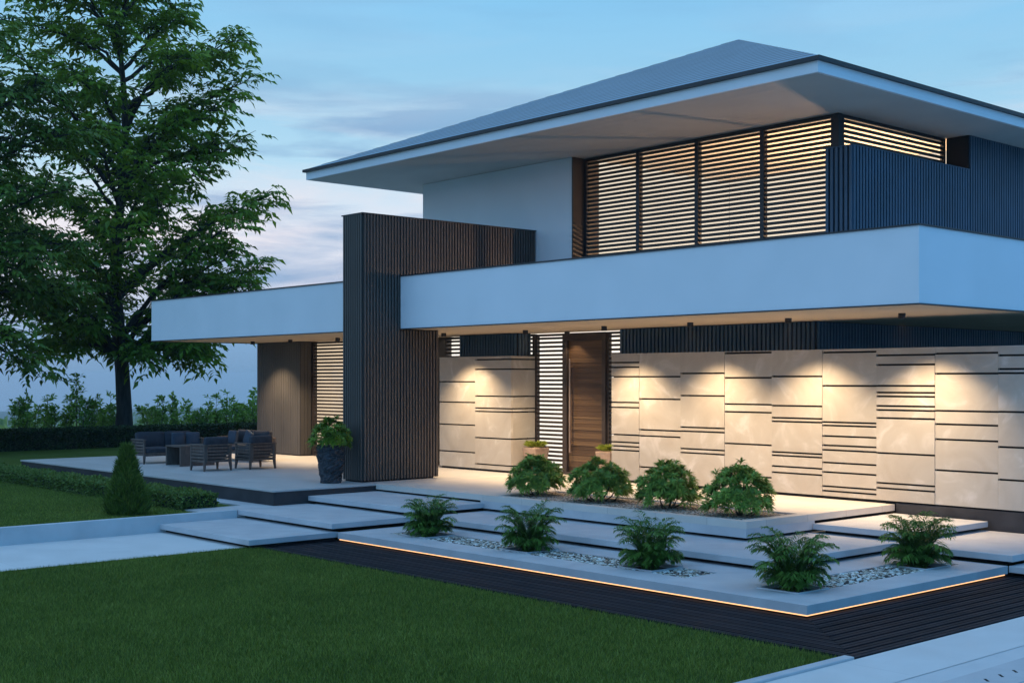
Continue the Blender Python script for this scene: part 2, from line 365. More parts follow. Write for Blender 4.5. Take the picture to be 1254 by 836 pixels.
# ------------------------------------------------------------------ platforms and steps
def slab(name, x0, x1, y0, y1, top, label, cat='step', group=None, th=.078, rec=(.12, .12, .12), gap=.037, mat='concrete', base=None):
    """rec: recess of the dark plinth at left, right, front"""
    t = empty(name, ((x0 + x1) / 2, y0, top - .125), label=label, cat=cat, group=group)
    lx, ly, lz = t.location
    m = MB(); m.box(x0 - lx, x1 - lx, y0 - ly, y1 - ly, top - th - lz, top - lz, .5); m.build('slab_top', M[mat], t, bevel=.006)
    zb = (base if base is not None else top - .125)
    m = MB(); m.box(x0 + rec[0] - lx, x1 - rec[1] - lx, y0 + rec[2] - ly, y1 - .01 - ly, zb - lz + .001, top - th - .001 - lz, .5); m.build('plinth', M['black'], t)
    return t
SG = 'floating concrete step slabs'
slab('step_slab', -18.17, -15.28, 11.71, 13.15, -.125, 'pale concrete step just below the porch edge, right of the dark stone planter pot', group=SG, rec=(.02, .12, .12))
slab('step_slab', -18.0, -15.36, 10.30, 11.9, -.25, 'wide pale concrete step under the terrace corner, second up from the lawn path', group=SG, rec=(.02, .12, .12))
slab('step_slab', -18.06, -15.38, 8.97, 10.42, -.375, 'lowest pale concrete step, lying beside the light blue retaining wall and the lawn corner', group=SG, rec=(.05, .06, .1))
slab('step_slab', -15.3, -8.84, 11.87, 15.3, -.25, 'long pale concrete platform between the shrub planter and the palm bed', 'platform', SG)
slab('step_slab', -10.15, -8.71, 14.50, 16.50, -.125, 'small square concrete step against the dark base of the stone wall, right of the porch corner', group=SG)
slab('step_slab', -8.86, -7.27, 14.35, 16.50, -.25, 'concrete step behind the rightmost palm, at the right edge of the photo', group=SG)
slab('step_slab', -7.326, -3.0, 14.36, 16.50, -.375, 'lowest concrete step at the right, level with the lit palm bed platform', group=SG)
# paved strip beside the terrace, level with the second step
m = MB(); m.prism([(-18.62, 9.70), (-18.12, 9.70), (-18.12, 10.3), (-18.002, 10.3), (-18.002, 11.7), (-20.8, 11.7), (-20.8, 10.72), (-18.62, 10.72)], -.36, -.25, .5)
tag(m.build('paved_strip', M['concrete']), kind='structure')
# palm bed platform with gravel pits and LED strip
LED = empty('palm_bed', (-11.3, 10.38, -.5), label='low pale concrete palm bed edged below by a glowing amber light strip', cat='planter')
def rel(m, name, mat, parent, **k):
    o = m.build(name, mat, parent, **k); o.location = -Vector(parent.location); return o
m = MB(); Zt, Zb, Zp = -.375, -.467, -.425
pits = [(-14.72, -9.25, 10.84, 11.38)]
X0, X1, Y0, Y1 = -15.33, -7.33, 10.38, 14.35
# frame pieces around the two pits (front pit, side pit)
fx0, fx1, fy0, fy1 = -14.72, -9.25, 10.84, 11.40
sx0, sx1, sy0, sy1 = -8.32, -7.78, 10.86, 14.05
for b in ((X0, X1, Y0, fy0 - .0), (X0, fx0, fy0, fy1), (fx1, sx0, fy0, fy1), (X0, sx0, fy1, 12.1), (sx1, X1, fy0, Y1), (sx0, sx1, fy0, sy0), (sx0, sx1, sy1, Y1), (-8.96, sx0, 12.1, Y1)):
    m.box(b[0], b[1], b[2], b[3], Zb, Zt, .5)
rel(m, 'slab_top', M['concrete'], LED)
m = MB(); m.box(X0 + .1, X1 - .1, Y0 + .1, Y1 - .1, -.499, Zb - .001, .5); rel(m, 'plinth', M['black'], LED)
m = MB(); m.box(X0 + .02, X1 - .012, Y0 + .012, Y0 + .03, Zb - .015, Zb - .001, .5); m.box(X1 - .03, X1 - .012, Y0 + .031, Y1 - .05, Zb - .015, Zb - .001, .5)
rel(m, 'light_strip', M['led'], LED)
palm_spots = [(-14.19, 11.13), (-12.13, 11.15), (-10.05, 11.15), (-8.04, 11.13), (-8.05, 13.6)]
for (px, py) in palm_spots:
    m = MB(); s_ = .27; w = .03
    for b in ((px - s_, px + s_, py - s_, py - s_ + w), (px - s_, px + s_, py + s_ - w, py + s_), (px - s_, px - s_ + w, py - s_ + w, py + s_ - w), (px + s_ - w, px + s_, py - s_ + w, py + s_ - w)):
        m.box(*b, Zp - .02, Zt + .012, .5)
    rel(m, 'palm_kerb', M['concrete'], LED)

def pebbles(name, rect, z, size, n, mat, label, holes=(), parent=None):
    x0, x1, y0, y1 = rect
    P = np.stack([rng.uniform(x0, x1, n), rng.uniform(y0, y1, n), np.full(n, z)], 1)
    for (hx, hy, hr) in holes:
        P = P[~((abs(P[:, 0] - hx) < hr) & (abs(P[:, 1] - hy) < hr))]
    n = len(P)
    oc = np.array([(1, 0, 0), (0, 1, 0), (-1, 0, 0), (0, -1, 0), (.6, .6, .55), (-.6, .6, .55), (-.6, -.6, .55), (.6, -.6, .55), (0, 0, .75)], float)
    sc = rng.uniform(.55, 1.25, (n, 1)) * size * np.stack([rng.uniform(.7, 1.3, n), rng.uniform(.7, 1.3, n), rng.uniform(.5, .9, n)], 1)
    th = rng.uniform(0, 6.28, n); c, s = np.cos(th), np.sin(th)
    V = oc[None] * sc[:, None]; V = V + rng.normal(size=V.shape) * size * .12
    V = np.stack([V[..., 0] * c[:, None] - V[..., 1] * s[:, None], V[..., 0] * s[:, None] + V[..., 1] * c[:, None], V[..., 2]], -1) + P[:, None]
    V[..., 2] += rng.uniform(0, size * .4, n)[:, None]
    F = [(0, 4, 7), (0, 1, 4), (1, 5, 4), (1, 2, 5), (2, 6, 5), (2, 3, 6), (3, 7, 6), (3, 0, 7), (4, 5, 8), (5, 6, 8), (6, 7, 8), (7, 4, 8)]
    o = tri_mesh(name, V, 9, F, mat, parent)
    return tag(o, kind='stuff')
hl = [(x, y, .27) for x, y in palm_spots]
pebbles('pebbles', (fx0 + .02, fx1 - .02, fy0 + .02, fy1 - .02), Zp + .028, .025, 5600, M['pebble'], '', hl)
pebbles('pebbles', (sx0 + .02, sx1 - .02, sy0 + .02, sy1 - .02), Zp + .028, .025, 3300, M['pebble'], '', hl)
sheet('soil', [(fx0, fy0), (fx1, fy0), (fx1, fy1), (fx0, fy1)], Zp + .022, M['soil'])
sheet('soil', [(sx0, sy0), (sx1, sy0), (sx1, sy1), (sx0, sy1)], Zp + .022, M['soil'])

# porch floor with the shrub planter at its front
PO = empty('porch_platform', (-14, 13.08, -.25), label='pale tiled porch floor in front of the door, its front edge a long shrub planter', cat='platform')
m = MB()
gx0, gx1, gy0, gy1 = -15.05, -10.34, 13.22, 14.42     # gravel bed
for b in ((-18.15, gx0, 13.08, 17.14), (gx0, gx1, gy1, 17.14), (gx1, -10.16, 13.08, 16.53), (gx0, gx1, 13.08, gy0)):
    m.box(b[0], b[1], b[2], b[3], -.09, 0, .5)
rel(m, 'floor_slab', M['porch'], PO)
m = MB(); m.box(-15.36, -10.1605, 13.081, 14.56, -.208, -.0905, .5); rel(m, 'planter_box', M['concrete'], PO)
m = MB(); m.box(-18.1, -10.28, 13.2, 16.5, -.249, -.2085, .5); m.box(-18.1, -15.361, 13.2, 17.1, -.2083, -.0905, .5); m.box(-15.36, -10.28, 14.561, 16.5, -.2083, -.0905, .5)
rel(m, 'plinth', M['black'], PO)
sheet('soil', [(gx0, gy0), (gx1, gy0), (gx1, gy1), (gx0, gy1)], -.035, M['soil'])
pebbles('gravel', (gx0 + .02, gx1 - .02, gy0 + .02, gy1 - .02), -.03, .017, 17000, M['gravel'], '')

# terrace
TE = empty('terrace_platform', (-23.5, 11.05, -.275), label='broad raised terrace with pale tiles and dark sides holding the garden furniture', cat='platform')
m = MB(); m.box(-28.93, -18.151, 11.03, 17.14, -.03, 0, .5); rel(m, 'floor_slab', M['tile'], TE, bevel=.004)
m = MB(); m.box(-28.91, -18.17, 11.05, 17.1, -.29, -.031, .5); rel(m, 'plinth', M['plinth'], TE)

# retaining wall along the lower path
RW = MB(); RW.box(-18.12, -18.0, -60, 10.29, -.53, -.25, .5)
tag(RW.build('retaining_wall', M['wallconcrete'], bevel=.006), 'low smooth concrete retaining wall between the upper garden and the lower path', 'wall')

# ------------------------------------------------------------------ battens helper
def battens(name, parent, faces, pitch=.07, wid=.042, dep=.03, mat='batten'):
    """faces: list of (axis, fixed, a0, a1, z0, z1, outward sign)"""
    m = MB()
    for ax, fx, a0, a1, z0, z1, sg in faces:
        n = max(1, int(round((a1 - a0) / pitch))); p = (a1 - a0) / n
        for k in range(n):
            s0 = a0 + k * p + (p - wid) / 2; s1 = s0 + wid
            d0, d1 = sorted((fx, fx + sg * dep))
            if ax == 'x': m.box(d0, d1, s0, s1, z0, z1)
            else: m.box(s0, s1, d0, d1, z0, z1)
    return rel(m, name, M[mat], parent)

# ------------------------------------------------------------------ HOUSE
H = empty('modern_house', (-17, 17, 0), label='two storey modern villa with hipped metal roof, white balcony bands and glowing louvred windows', cat='house')
def hb(name, mat, *boxes, bevel=0):
    m = MB()
    for b in boxes: m.box(*b, .5)
    return rel(m, name, M[mat], H, bevel=bevel)
yF = 13.87
# balcony slab + parapet
hb('balcony_soffit', 'soffit_low', (-28.25, -19.141, yF + .01, 28, 2.712, 3.05), (-18.499, -8.21, yF + .01, 28, 2.712, 3.05), (-19.141, -18.499, 14.78, 28, 2.712, 3.05))
hb('balcony_parapet', 'render', (-28.26, -19.145, yF, yF + .16, 2.72, 3.65), (-18.496, -8.2, yF, yF + .16, 2.72, 3.65), (-8.36, -8.2, yF + .161, 27.5, 2.72, 3.65), (-28.26, -28.1, yF + .161, 27.5, 2.72, 3.65))
hb('parapet_cap', 'darkmetal', (-28.28, -19.145, yF - .02, yF + .18, 3.651, 3.672), (-18.496, -8.18, yF - .02, yF + .18, 3.651, 3.672), (-8.38, -8.18, yF + .181, 27.5, 3.651, 3.672), (-28.28, -28.08, yF + .181, 27.5, 3.651, 3.672))
hb('drip_trim', 'darkmetal', (-28.275, -19.145, yF - .015, yF + .02, 2.70, 2.719), (-18.496, -8.185, yF - .015, yF + .02, 2.70, 2.719), (-8.22, -8.185, yF + .021, 27.5, 2.70, 2.719), (-28.275, -28.24, yF + .021, 27.5, 2.70, 2.719))
hb('balcony_floor', 'tile', (-28.08, -8.38, 14.05, 27.5, 3.051, 3.1))
# fin wall
hb('fin_core', 'battenback', (-19.11, -18.53, 13.07, 14.74, .03, 2.70), (-19.11, -18.53, 13.07, 14.75, 2.701, 3.66), (-19.11, -18.53, 13.07, 17.19, 3.661, 4.715))
hb('fin_plinth', 'black', (-19.09, -18.55, 13.09, 14.66, .0005, .0295))
hb('fin_cap', 'darkmetal', (-19.145, -18.495, 13.035, 17.195, 4.716, 4.735))
battens('fin_battens', H, [('y', 13.07, -19.11, -18.53, .03, 4.715, -1), ('x', -18.53, 13.07, yF - .005, .03, 4.715, 1), ('x', -18.53, yF, 14.74, .03, 2.695, 1), ('x', -18.53, yF, 17.18, 3.68, 4.715, 1),
                       ('x', -19.11, 13.07, 14.74, .03, 2.695, -1), ('x', -19.11, 13.07, 17.18, 3.68, 4.715, -1), ('y', 14.74, -19.11, -18.53, .03, 2.695, 1)], pitch=.066, wid=.04, dep=.03)
# ground floor: left slatted block
hb('side_block', 'battenback', (-27.93, -25.98, 16.53, 27, .0005, 2.711))
battens('block_battens', H, [('y', 16.53, -27.93, -25.98, .03, 2.70, -1), ('x', -25.98, 16.53, 16.82, .03, 2.70, 1), ('x', -27.93, 16.6, 27, .03, 2.70, -1)], pitch=.10, wid=.088, dep=.016, mat='batten_bronze')
# slatted wall above and behind the stone walls
hb('rear_wall', 'battenback', (-15.83, -11.68, 16.77, 17.4, .001, 2.711), (-12.2, -11.68, 17.4, 27, .001, 2.711))
hb('rear_wall', 'battenback', (-20.33, -18.58, 16.77, 17.12, 2.20, 2.711), (-20.60, -18.5, 16.97, 17.12, .001, 2.199))
battens('wall_battens', H, [('y', 16.77, -15.83, -11.68, 2.0, 2.70, -1), ('x', -11.68, 16.77, 27, 2.0, 2.70, 1)], mat='batten_steel', pitch=.085, wid=.05)
battens('wall_battens', H, [('y', 16.77, -20.33, -18.58, 2.15, 2.70, -1), ('x', -18.58, 16.77, 17.11, 2.15, 2.70, 1)], mat='batten_steel', pitch=.085, wid=.05)
# back of the house and floors (unseen shell that keeps the rooms closed)
hb('back_wall', 'render', (-27.93, -11.68, 27.001, 27.2, 0, 2.711), (-22.13, -11.3, 27.401, 27.6, 3.1, 6.05))
# room interiors
hb('room_floor', 'tile', (-25.97, -15.84, 17.36, 27, -.02, .01))
hb('window_return', 'frame', (-21.34, -21.26, 16.93, 17.32, .002, 2.70))
hb('lit_blind', 'lit_down', (-21.25, -15.84, 17.29, 17.31, .011, 2.71))
hb('lit_blind', 'lit_left', (-25.97, -21.345, 16.99, 17.01, .011, 2.71))

def louvre_window(x0, x1, z0, z1, y, axis='y', mull=(), pitch=.08, fr=.05, slat=.044, depth=.035, glass=True, mat='louvre', label=None, side=1):
    """axis 'y': faces -y at y ; axis 'x': faces +x at x=y, spans x0..x1 along y"""
    t = empty('window', (0, 0, 0)); t.parent = H; t.location = -H.location
    if label: t['label'] = label
    def bx(m, a0, a1, d0, d1, c0, c1):
        if axis == 'y': m.box(a0, a1, y + d0, y + d1, c0, c1, .5)
        else: m.box(y - d1, y - d0, a0, a1, c0, c1, .5)
    m = MB(); e = fr
    bx(m, x0, x0 + e, -.01, .07, z0, z1); bx(m, x1 - e, x1, -.01, .07, z0, z1)
    bx(m, x0 + e, x1 - e, -.01, .07, z0, z0 + e); bx(m, x0 + e, x1 - e, -.01, .07, z1 - e, z1)
    for q in mull: bx(m, q - .04, q + .04, -.012, .09, z0 + e, z1 - e)
    m.build('frame', M['frame'] if z0 < 2 else M['darkmetal'], t)
    m = MB(); n = int((z1 - z0 - 2 * e) / pitch); p = (z1 - z0 - 2 * e) / n
    for k in range(n):
        c = z0 + e + (k + .5) * p; bx(m, x0 + e, x1 - e, .02, .02 + depth, c - slat / 2, c + slat / 2)
    m.build('louvre', M[mat], t)
    if glass:
        m = MB(); bx(m, x0 + e, x1 - e, .12, .128, z0 + e, z1 - e); m.build('pane', M['glass'], t)
    return t
louvre_window(-21.3, -18.5, .002, 2.70, 17.15, mull=(-20.6,), label='louvred window between the slatted fin and the short stone block')
louvre_window(-25.96, -21.3, .002, 2.70, 16.85, mull=(-23.6,), label='ground floor louvred window behind the potted bush')
louvre_window(-18.47, -17.66, .002, 2.69, 17.15, fr=.045, label='narrow louvred side light left of the front door')
louvre_window(-16.52, -15.84, .002, 2.69, 17.15, fr=.045, label='narrow louvred side light right of the front door')
# door
D = empty('door', (0, 0, 0)); D.parent = H; D.location = -H.location
m = MB(); m.box(-17.655, -17.55, 17.10, 17.25, 0, 2.69, .5); m.box(-16.62, -16.525, 17.10, 17.25, 0, 2.69, .5); m.box(-17.55, -16.62, 17.10, 17.25, 2.55, 2.69, .5); m.box(-17.55, -16.62, 17.06, 17.25, .0005, .05, .5)
m.build('frame', M['frame'], D, bevel=.004)
m = MB(); z = .05
while z < 2.54:
    h_ = random.choice((.07, .09, .11, .05)); m.box(-17.547, -16.622, 17.16 + random.choice((0, .006, .012)), 17.2, z + .003, min(z + h_, 2.548)); z += h_
m.box(-17.547, -16.622, 17.201, 17.22, .051, 2.548)
m.build('door_leaf', M['wood'], D)
m = MB(); m.tube([(-17.44, 17.08, .42), (-17.44, 17.08, 2.2)], .019, 10); m.tube([(-17.44, 17.08, .6), (-17.44, 17.17, .6)], .01, 8); m.tube([(-17.44, 17.08, 2.05), (-17.44, 17.17, 2.05)], .01, 8)
m.build('handle', noise_mat('bronze_handle', (.42, .3, .22), (.5, .36, .27), 5, .35, metallic=.7), D, smooth=False)

# upper storey
yW, xW = 17.5, -11.76
hb('upper_wall', 'render', (-22.13, -17.50, 17.2, 17.45, 3.1, 6.045), (-22.13, -21.95, 17.451, 27.4, 3.1, 6.045))
hb('window_reveal', 'frame', (-17.5, -17.47, 17.19, 17.9, 3.1, 6.045))
wu = louvre_window(-17.46, -11.84, 3.1, 6.04, yW, mull=(-16.08, -14.68, -13.26), pitch=.08, fr=.06, label='wide four bay louvred window of the upper floor', slat=.050, depth=.024)
ws = louvre_window(yW + .09, 20.76, 3.1, 6.04, xW, axis='x', mull=(), pitch=.08, fr=.05, label='louvred side window of the upper floor above the slatted box', slat=.050, depth=.024)
hb('corner_post', 'darkmetal', (-11.839, -11.75, 17.485, 17.58, 3.1, 6.045))
hb('lit_room_wall', 'lit_up', (-17.46, -11.9, 21.9, 21.95, 3.11, 6.04))
hb('room_side_wall', 'lit_up', (-17.62, -17.469, 17.92, 21.9, 3.11, 6.04))
hb('slatted_box_core', 'battenback', (-11.82, -11.33, 17.23, 17.30, 3.1, 5.43), (-11.42, -11.33, 17.301, 20.77, 3.1, 5.43), (-11.75, -11.33, 20.78, 27.4, 3.1, 6.045))
battens('box_battens', H, [('y', 17.23, -11.82, -11.30, 3.1, 5.44, -1), ('x', -11.33, 17.21, 20.78, 3.1, 5.44, 1), ('x', -11.33, 20.79, 27.4, 3.1, 6.04, 1)], mat='batten_steel', pitch=.085, wid=.05)
hb('box_trim', 'batten_steel', (-11.83, -11.30, 17.195, 17.31, 5.441, 5.452), (-11.43, -11.295, 17.311, 20.78, 5.441, 5.452))
# roof
ex0, ex1, ey0, ey1 = -23.27, -10.38, 14.95, 27.84
hb('eave_soffit', 'soffit', (ex0 + .01, ex1 - .01, ey0 + .01, ey1 - .01, 6.05, 6.12))
hb('eave_fascia', 'render', (ex0, ex1, ey0, ey0 + .05, 6.045, 6.205), (ex0, ex1, ey1 - .05, ey1, 6.045, 6.205), (ex0, ex0 + .05, ey0 + .051, ey1 - .051, 6.045, 6.205), (ex1 - .05, ex1, ey0 + .051, ey1 - .051, 6.045, 6.205))
g_ = .06
hb('gutter', 'darkmetal', (ex0 - g_, ex1 + g_, ey0 - g_, ey0 + .05, 6.206, 6.262), (ex0 - g_, ex1 + g_, ey1 - .05, ey1 + g_, 6.206, 6.262), (ex0 - g_, ex0 + .05, ey0 + .051, ey1 - .051, 6.206, 6.262), (ex1 - .05, ex1 + g_, ey0 + .051, ey1 - .051, 6.206, 6.262))
ap = Vector(((ex0 + ex1) / 2, (ey0 + ey1) / 2, 8.9)); n = 25
def ring(t, dz, out=0.0):
    hx = ((ex1 - ex0) / 2 + .03) * (1 - t) + out; hy = ((ey1 - ey0) / 2 + .03) * (1 - t) + out; z = 6.263 + (8.9 - 6.263) * t + dz
    return [(ap.x - hx, ap.y - hy, z), (ap.x + hx, ap.y - hy, z), (ap.x + hx, ap.y + hy, z), (ap.x - hx, ap.y + hy, z)]
m = MB()
for k in range(n):
    A = ring(k / n, .0); B = ring((k + 1) / n, .0)
    for j in range(4):
        q = (j + 1) % 4
        m.poly([A[j], A[q], B[q], B[j]] if k < n - 1 else [A[j], A[q], tuple(ap)], .5)
rf = rel(m, 'roof', M['roof'], H)
m = MB()
for k in range(1, n):  # dark strips along the row seams paint in the shade under the overlaps
    A = ring(k / n, .004); B = ring(k / n + .011, .004)
    for j in range(4): m.poly([A[j], A[(j + 1) % 4], B[(j + 1) % 4], B[j]], .5)
sm_ = m.build('seam_shade', M['darkmetal'], rf); sm_.location = -Vector(H.location)
sm_.matrix_parent_inverse = Matrix.Translation(Vector(H.location))

# downlights under the balcony and their lamps
def spot(loc, e, target, size=2.2, blend=.55, col=(1, .73, .45), r=.02):
    l = bpy.data.lights.new('downlight_lamp', 'SPOT'); l.energy = e; l.color = col; l.spot_size = size; l.spot_blend = blend; l.shadow_soft_size = r
    o = bpy.data.objects.new('downlight_lamp', l); COL.objects.link(o); o.location = loc
    o.rotation_euler = (Vector(target) - Vector(loc)).to_track_quat('-Z', 'Y').to_euler(); return o
DL = [(-9.54, 15.7, 1), (-11.42, 15.7, 1), (-13.3, 15.7, 1), (-15.2, 15.7, 1), (-17.4, 15.9, 1.1), (-17.35, 16.92, .35), (-19.54, 15.7, 1), (-23.2, 15.7, .9), (-25.1, 15.7, .9), (-26.75, 15.7, .9)]
first = None
for (x, y, e) in DL:
    d = empty('downlight', (0, 0, 0)) if first is None else first.copy()
    if first is None:
        m = MB(); m.tube([(0, 0, -.075), (0, 0, -.001)], .05, 16); hs = m.build('housing', M['darkmetal'], d)
        m = MB(); m.tube([(0, 0, -.0770), (0, 0, -.0755)], .02, 12); ln = m.build('lens', M['darkmetal'], d)
        first = d
    else:
        COL.objects.link(d)
        for s_ in (hs, ln):
            c = s_.copy(); COL.objects.link(c); c.parent = d
    d.parent = H; d.location = Vector((x, y, 2.712)) - Vector(H.location)
    spot((x, y, 2.62), 56 * e, (x, y + .02, 1.6), size=1.95, blend=.4)
    if y < 16.5: spot((x, y, 2.61), 400 * e, (x, 16.15, .1), size=1.75, blend=1.0)

# interior lamps (rooms are lit)
def pt(loc, e, col, r):
    l = bpy.data.lights.new('room_lamp', 'POINT'); l.energy = e; l.color = col; l.shadow_soft_size = r
    o = bpy.data.objects.new('room_lamp', l); COL.objects.link(o); o.location = loc
pt((-12.7, 20.0, 3.5), 1300, (1, .60, .32), .13)

# ------------------------------------------------------------------ STONE WALLS
H0, H1 = .045, 2.25
def column_part(parent, x0, x1, y, grooves, jit, wrap=None, zb=H0):
    zs = [zb] + sorted(grooves) + [H1]
    m = MB()
    for k in range(len(zs) - 1):
        a0 = zs[k] + (.014 if k else 0); a1 = zs[k + 1] - (.014 if k < len(zs) - 2 else 0)
        if a1 - a0 < .01: continue
        m.box(x0 + .002, x1 - .002, y + jit, y + .05, a0, a1)
        if wrap: m.box(x1 - .05, x1 + .001, y + .051, wrap, a0, a1)
    return rel(m, 'cladding_panel', M['stone'], parent)
def zof(u, v, y):
    p = (u - 627) / 1572.3; dy = math.cos(a) + p * math.sin(a); return 1.8 - (v - 465) / 1572.3 * y / dy
SW = empty('stone_wall', (-12, 16.54, -.5), label='long beige stone clad wall with black horizontal grooves, running right from the door', cat='wall')
yS = 16.54
R1 = lambda u, L: [zof(u, 420 + q / 3.183, yS) for q in L]
R2 = lambda u, L: [zof(u, 380 + q / 2.44, yS) for q in L]
cols = [(750, R2(752, [156, 170, 198, 274, 289, 370, 392, 404, 416])), (784, R2(785, [198, 264, 356, 374, 467])), (834, R2(835, [188, 254, 348, 360, 412, 424])),
        (887.5, R1(888.5, [40, 135, 237, 267, 390, 512])), (945, R1(945.5, [130, 243, 290, 304, 423, 436, 478, 502])), (1007, R1(1007.6, [37, 166, 307, 320, 361, 397, 415, 464, 501, 556, 574])),
        (1073.5, R1(1074, [48, 85, 166, 192, 207, 244, 260, 291, 427, 543, 563])), (1145, R1(1145.3, [41, 119, 263, 315, 374, 494])), (1222, R1(1222.3, [48, 101, 117, 267, 404, 531]))]
xs = [-15.83, -15.17, -14.23, -13.29, -12.35, -11.41, -10.47, -9.53, -8.59, -7.65]
for k, (u, gs) in enumerate(cols):
    column_part(SW, xs[k], xs[k + 1], yS, gs, (0, .006, .002, .008, .001, .006, .0, .007, .003)[k])
for k in range(4):
    column_part(SW, -7.65 + .94 * k, -7.65 + .94 * (k + 1), yS, [[.4, .9, 1.0, 1.7], [.3, .35, 1.2, 1.9], [.6, 1.3, 1.35, 2.0], [.5, 1.1, 1.8]][k], .004)
m = MB(); m.box(-15.82, -3.9, yS + .051, yS + .2, -.50, H1 - .002, .5); rel(m, 'backing', M['black'], SW)
m = MB(); m.box(-10.15, -3.9, yS + .012, yS + .05, -.50, .02, .5); rel(m, 'plinth', M['plinth'], SW)
m = MB(); m.box(-15.84, -3.89, yS - .004, yS + .21, H1 + .0005, H1 + .012, .5); rel(m, 'coping', M['stone'], SW)
SB = empty('stone_wall', (-19.5, 16.5, 0), label='short beige stone clad block with a lit corner between the dark fin and the front door', cat='wall')
yB = 16.5
RB = lambda u, L: [zof(u, 400 + q / 4.18, yB) for q in L]
column_part(SB, -20.68, -19.54, yB, RB(540, [281, 384, 497, 633]), .005)
column_part(SB, -19.54, -18.46, yB, RB(583, [169, 218, 354, 415, 432, 566, 700]), 0, wrap=17.12)
m = MB(); m.box(-20.66, -18.52, yB + .055, 16.96, 0, H1 - .002, .5); rel(m, 'backing', M['black'], SB)
m = MB(); m.box(-20.68, -18.458, yB - .003, 17.12, H1 + .0005, H1 + .012, .5); rel(m, 'coping', M['stone'], SB)

# ------------------------------------------------------------------ FURNITURE
def rbox(m, x0, x1, y0, y1, z0, z1): m.box(x0, x1, y0, y1, z0, z1)
def cushion(name, x0, x1, y0, y1, z0, z1, mat, parent, rot=None, puff=.03):
    bm = bmesh.new(); bmesh.ops.create_cube(bm, size=1)
    bmesh.ops.subdivide_edges(bm, edges=bm.edges, cuts=5, use_grid_fill=True)
    sx, sy, sz = x1 - x0, y1 - y0, z1 - z0; small = min(sx, sy, sz)
    for v in bm.verts:
        x, y, z = v.co * 2
        f = (1 - abs(x) ** 4) * (1 - abs(y) ** 4) if small == sz else ((1 - abs(y) ** 4) * (1 - abs(z) ** 4) if small == sx else (1 - abs(x) ** 4) * (1 - abs(z) ** 4))
        p = [x * sx / 2, y * sy / 2, z * sz / 2]
        i = (sx, sy, sz).index(small); p[i] *= .72 + .5 * f
        p[i] += random.uniform(-.004, .004)
        v.co = p
    me = bpy.data.meshes.new(name); bm.to_mesh(me); bm.free(); me.materials.append(mat)
    me.polygons.foreach_set('use_smooth', [True] * len(me.polygons))
    o = bpy.data.objects.new(name, me); COL.objects.link(o); o.parent = parent; o.location = ((x0 + x1) / 2, (y0 + y1) / 2, (z0 + z1) / 2)
    if rot: o.rotation_euler = rot
    b = o.modifiers.new('sub', 'SUBSURF'); b.levels = 1; b.render_levels = 1
    return o
def lounge(name, w, d, label, cat, group=None, seats=1):
    """faces local -y"""
    t = empty(name, (0, 0, 0), label=label, cat=cat, group=group)
    W, T, B = w / 2, .035, .50
    for sx in (-1, 1):
        for sy in (-1, 1):
            m = MB(); x = sx * (W - .03); y = sy * (d / 2 - .04); lean = .015
            m.hexa([(x - .015 + sx * lean, y - .015 + sy * lean, 0), (x + .015 + sx * lean, y - .015 + sy * lean, 0), (x + .015 + sx * lean, y + .015 + sy * lean, 0), (x - .015 + sx * lean, y + .015 + sy * lean, 0),
                    (x - .024, y - .024, .17), (x + .024, y - .024, .17), (x + .024, y + .024, .17), (x - .024, y + .024, .17)]); m.build('leg', M['teak'], t)
        m = MB(); x0, x1 = sorted((sx * (W - .008), sx * (W - .042)))
        for y in (-d / 2 + .01, d / 2 - .055): m.box(x0, x1, y, y + .045, .171, B)
        for k in range(5): m.box(x0 + .008, x1 - .008, -d / 2 + .056, d / 2 - .056, .175 + k * .065, .175 + k * .065 + .046)
        m.box(x0 - .012, x1 + .012, -d / 2 - .02, d / 2, B + .001, B + .028)
        m.build('arm_panel', M['teak'], t, bevel=.003)
    m = MB(); y1 = d / 2
    for k in range(5): m.box(-W + .043, W - .043, y1 - .035, y1 - .012, .175 + k * .065, .175 + k * .065 + .046)
    m.box(-W + .043, W - .043, y1 - .045, y1, B + .001, B + .026)
    n = max(1, seats)
    for k in range(n + 1):
        xx = -W + .06 + (2 * W - .12) * k / n; m.box(xx - .015, xx + .015, y1 - .0345, y1 - .0125 + .02, .175, B)
    m.build('back_panel', M['teak'], t, bevel=.003)
    m = MB(); m.box(-W + .045, W - .045, -d / 2 + .012, d / 2 - .05, .185, .215); m.box(-W + .045, W - .045, -d / 2 - .002, -d / 2 + .011, .165, .235); m.build('seat_frame', M['teak'], t)
    cw = (2 * W - .1) / n
    for k in range(n):
        x0 = -W + .05 + k * cw
        cushion('seat_cushion', x0 + .005, x0 + cw - .005, -d / 2 + .0, d / 2 - .1, .218, .345, M['cushion'], t)
        cushion('back_cushion', x0 + .008, x0 + cw - .008, d / 2 - .19, d / 2 - .05, .32, .67, M['cushion'], t, rot=(-.16, 0, 0))
    return t
c1 = lounge('armchair', .62, .60, 'slatted wooden armchair with grey cushions nearest the coffee table, seen from behind', 'armchair', 'armchairs on the terrace')
c1.location = (-23.08, 12.60, 0); c1.rotation_euler.z = -math.pi / 2
c2 = copy_tree(c1); c2.location = (-23.0, 13.56, 0); c2.rotation_euler.z = -math.pi / 2 + .03
c2['label'] = 'slatted wooden armchair with grey cushions nearest the dark potted bush, its back to the camera'
s1 = lounge('sofa', 1.42, .62, 'slatted wooden two seat sofa at the left, its charcoal cushions facing the coffee table', 'sofa', seats=2)
s1.location = (-25.95, 13.12, 0); s1.rotation_euler.z = math.pi / 2
s2 = lounge('sofa', 1.5, .62, 'slatted wooden sofa with cushions at the rear of the terrace, mostly behind the armchairs', 'sofa', seats=2)
s2.location = (-25.4, 14.75, 0)
